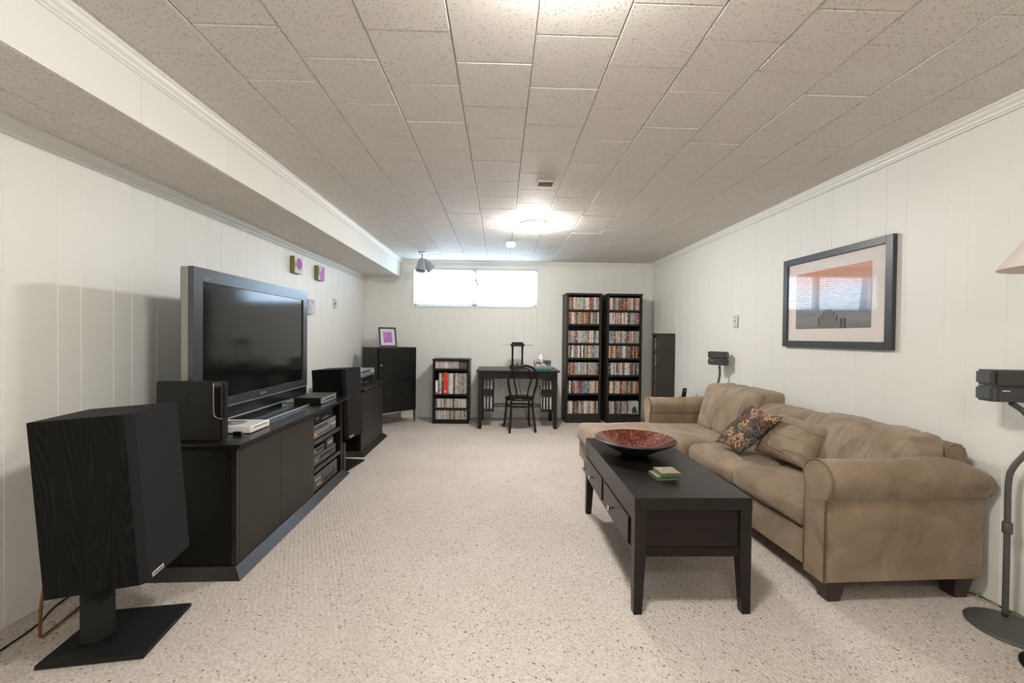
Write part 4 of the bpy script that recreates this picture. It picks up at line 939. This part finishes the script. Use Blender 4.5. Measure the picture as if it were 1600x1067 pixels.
# throw pillows from their four corners (world space)
def pillow(L, Bc, Rr, T, th, name, label, m, seed, sink=0):
    L, Bc, Rr, T = map(Vector, (L, Bc, Rr, T)); c = (L+Bc+Rr+T)/4
    ex = ((Bc-L)+(Rr-T)).normalized(); ey = ((T-L)+(Rr-Bc)); ey = (ey-ex*ey.dot(ex)).normalized(); ez = ex.cross(ey)
    t = bpy.data.objects.new(name, None); COL.objects.link(t)
    Mx = Matrix(((ex.x, ey.x, ez.x, c.x), (ex.y, ey.y, ez.y, c.y), (ex.z, ey.z, ez.z, c.z), (0, 0, 0, 1))); t.matrix_world = Mx; inv = Mx.inverted()
    l, b_, r_, tt = [inv @ q for q in (L, Bc, Rr, T)]; n = 28
    b = B(); grid = {}
    for sgn in (1, -1):
        for i in range(n+1):
            for j in range(n+1):
                u, v = i/n, j/n; a, d = 2*u-1, 2*v-1
                p = l.lerp(b_, u).lerp(tt.lerp(r_, u), v)
                pin = 1-.10*(1-abs(a)**2)*abs(d)**3-.0; pin2 = 1-.10*(1-abs(d)**2)*abs(a)**3
                p = Vector((p.x*pin2, p.y*pin, p.z))
                h_ = th*(max(0, 1-abs(a)**2.6)*max(0, 1-abs(d)**2.6))**.55
                h_ += h_*.22*noise.noise(Vector((u*4+seed, v*4, sgn)))+ .004*noise.noise(Vector((u*14+seed, v*6, sgn)))*min(1, h_/th*2)
                if i in (0, n) or j in (0, n):
                    if sgn == 1: grid[(sgn, i, j)] = b._v(p)
                    else: grid[(sgn, i, j)] = grid[(1, i, j)]
                else: grid[(sgn, i, j)] = b._v(p+Vector((0, 0, sgn*h_)))
        for i in range(n):
            for j in range(n): b._f([grid[(sgn, i, j)], grid[(sgn, i+1, j)], grid[(sgn, i+1, j+1)], grid[(sgn, i, j+1)]], True)
    b.build('cover', m, t)
    edge = [l.lerp(b_, k/n) for k in range(0)]
    return tag(t, label, 'pillow')
pillow((1.880, 3.032, .515), (1.925, 2.560, .515), (2.150, 2.600, .765), (2.10, 3.06, .79), .10, 'throw_pillow', 'plain tan throw pillow leaning on the sofa back beside the patterned one', SOFAC, 3)
pillow((1.705, 3.262, .525), (1.722, 2.955, .505), (1.965, 2.840, .800), (1.950, 3.205, .830), .055, 'throw_pillow', 'small dark tapestry throw pillow with red and orange medallions', KILIM, 8)

# ---------------------------------------------------------------- surround speakers on stands
def satellite(loc, head_rz, label_s, label_h, path, hp, base_r, base_off):
    t = thing('satellite_stand', label_s, 'speaker stand', loc, 0)
    B().lathe([(.001, .016), (base_r*.3, .016), (base_r*.9, .012), (base_r, .006), (base_r*.98, 0), (.001, 0)], (base_off[0], base_off[1], 0), 44, cap=False).build('base', GREYP, t)
    pts = bezier([(0, 0, .012), (0, 0, .44), (0, 0, .66)] + path, 8); hz = hp[2]
    B().tube(pts, .012, 12).build('pole', GREYP, t)
    B().lathe([(.017, 0), (.019, .004), (.019, .05), (.017, .054)], (0, 0, .415), 16).build('collar', GREYP, t)
    h = thing('satellite_speaker', label_h, 'loudspeaker', (loc[0]+hp[0], loc[1]+hp[1], hz), head_rz)
    for z0_, tw_ in ((.0, 0), (.076, R(0))):
        cbx = B(); cbx.T = Matrix.Translation((0, 0, z0_)); cbx.box(-.10, .10, -.045, .045, .001, .0745); c_ = cbx.build('cube', GREYP, h, bev=.010, seg=2)
        g_ = B(); g_.box(-.075, .095, -.049, -.044, z0_+.008, z0_+.068); g_.build('grille', DKGREY, h)
    B().box(-.088, -.078, -.0465, -.040, .085, .145).build('notch', BLK, h)
    B().box(-.06, -.03, -.0505, -.049, .052, .057).build('logo_strip', SILVEDGE, h)
    return t, h
satellite((2.455, 1.945, 0), R(-12), 'grey curved speaker stand with round base at the sofa\'s near end', 'grey double-cube satellite speaker at the right edge of view', [(.008, -.012, .74), (.036, -.045, .83), (.048, -.06, .91), (.02, -.045, 1.0), (-.03, -.025, 1.05)], (-.043, -.02, 1.055), .158, (-.062, -.078))
satellite((2.375, 4.56, 0), R(-58), 'dark curved speaker stand rising behind the sofa\'s far arm', 'small dark satellite speaker above the sofa\'s far arm', [(.006, 0, .76), (.035, 0, .86), (.05, 0, .95), (.045, 0, 1.04)], (.03, 0, 1.045), .12, (0, 0))
tag(B().tube(bezier([(2.54, 2.12, .006), (2.50, 2.10, .006), (2.535, 2.02, .006), (2.535, 1.90, .02), (2.50, 1.86, .02), (2.51, 1.78, .012), (2.53, 1.66, .006)], 8), .004, 6).build('speaker_cable', mat('pale_cable', (.42, .34, .22), .5)), 'pale loose cable on the carpet behind the near speaker stand', 'cable')
tag(B().tube(bezier([(2.49, 2.25, .006), (2.46, 2.17, .006), (2.51, 2.13, .006), (2.53, 2.06, .006), (2.53, 1.98, .006)], 6), .003, 6).build('speaker_cable', BLK), 'thin black cable on the carpet behind the sofa\'s rear leg', 'cable')

# floor lamp at the right edge
t = thing('floor_lamp', 'floor lamp with cream cone shade, cut off by the right edge', 'floor lamp', (2.285, 1.595, 0))
b = B().lathe([(.222, 1.642), (.085, 1.865)], seg=48, cap=False); b.lathe([(.083, 1.865), (.220, 1.642)], seg=48, cap=False); b.build('lamp_shade', SHADE, t)
B().lathe([(.014, .02), (.010, .05), (.010, 1.72)], seg=12).build('pole', BLKM, t); B().lathe([(.001, 0), (.13, 0), (.13, .012), (.02, .03), (.001, .03)], seg=32).build('base', BLKM, t)
B().lathe([(.018, 1.70), (.030, 1.74), (.030, 1.78), (.001, 1.80)], seg=16).build('bulb', WHITEP, t)
B().tube([(-.085, 0, 1.862), (.085, 0, 1.862)], .002, 6).tube([(0, -.085, 1.862), (0, .085, 1.862)], .002, 6).tube([(0, 0, 1.72), (0, 0, 1.862)], .003, 6).build('shade_spider', CHROME, t)

# little table behind the sofa arm with two phones
t = thing('side_table', 'low dark side table hidden behind the sofa\'s far arm', 'side table', (2.33, 5.10, 0))
B().box(-.17, .17, -.27, .27, .54, .56).build('table_top', BLK, t, bev=.003)
for sx in (-.14, .14):
    for sy in (-.24, .24): B().box(sx-.015, sx+.015, sy-.015, sy+.015, 0, .54).build('leg', BLK, t)
t = thing('cordless_phone', 'black cordless phone standing in its charger behind the sofa arm', 'telephone', (2.335, 5.27, .56), R(0))
B().box(-.045, .045, -.04, .04, 0, .03).build('charger', BLK, t, bev=.006)
b = B(); b.T = Matrix.Rotation(R(9), 4, 'Y'); b.box(-.026, .026, -.014, .014, .02, .145); b.build('handset', BLKM, t, bev=.008, seg=2)
b = B(); b.T = Matrix.Rotation(R(9), 4, 'Y'); b.box(-.017, .017, -.0155, -.013, .10, .13); b.build('display', GREYP, t)
t = thing('mobile_holder', 'small grey handset behind the sofa arm, right of the black phone', 'telephone', (2.345, 4.97, .56))
B().box(-.03, .03, -.03, .03, 0, .02).build('cradle', GREYP, t, bev=.004)
b = B(); b.T = Matrix.Rotation(R(12), 4, 'Y'); b.box(-.006, .006, -.02, .02, .01, .105); b.build('handset', SILVER, t, bev=.003)

bpy.context.view_layer.update()
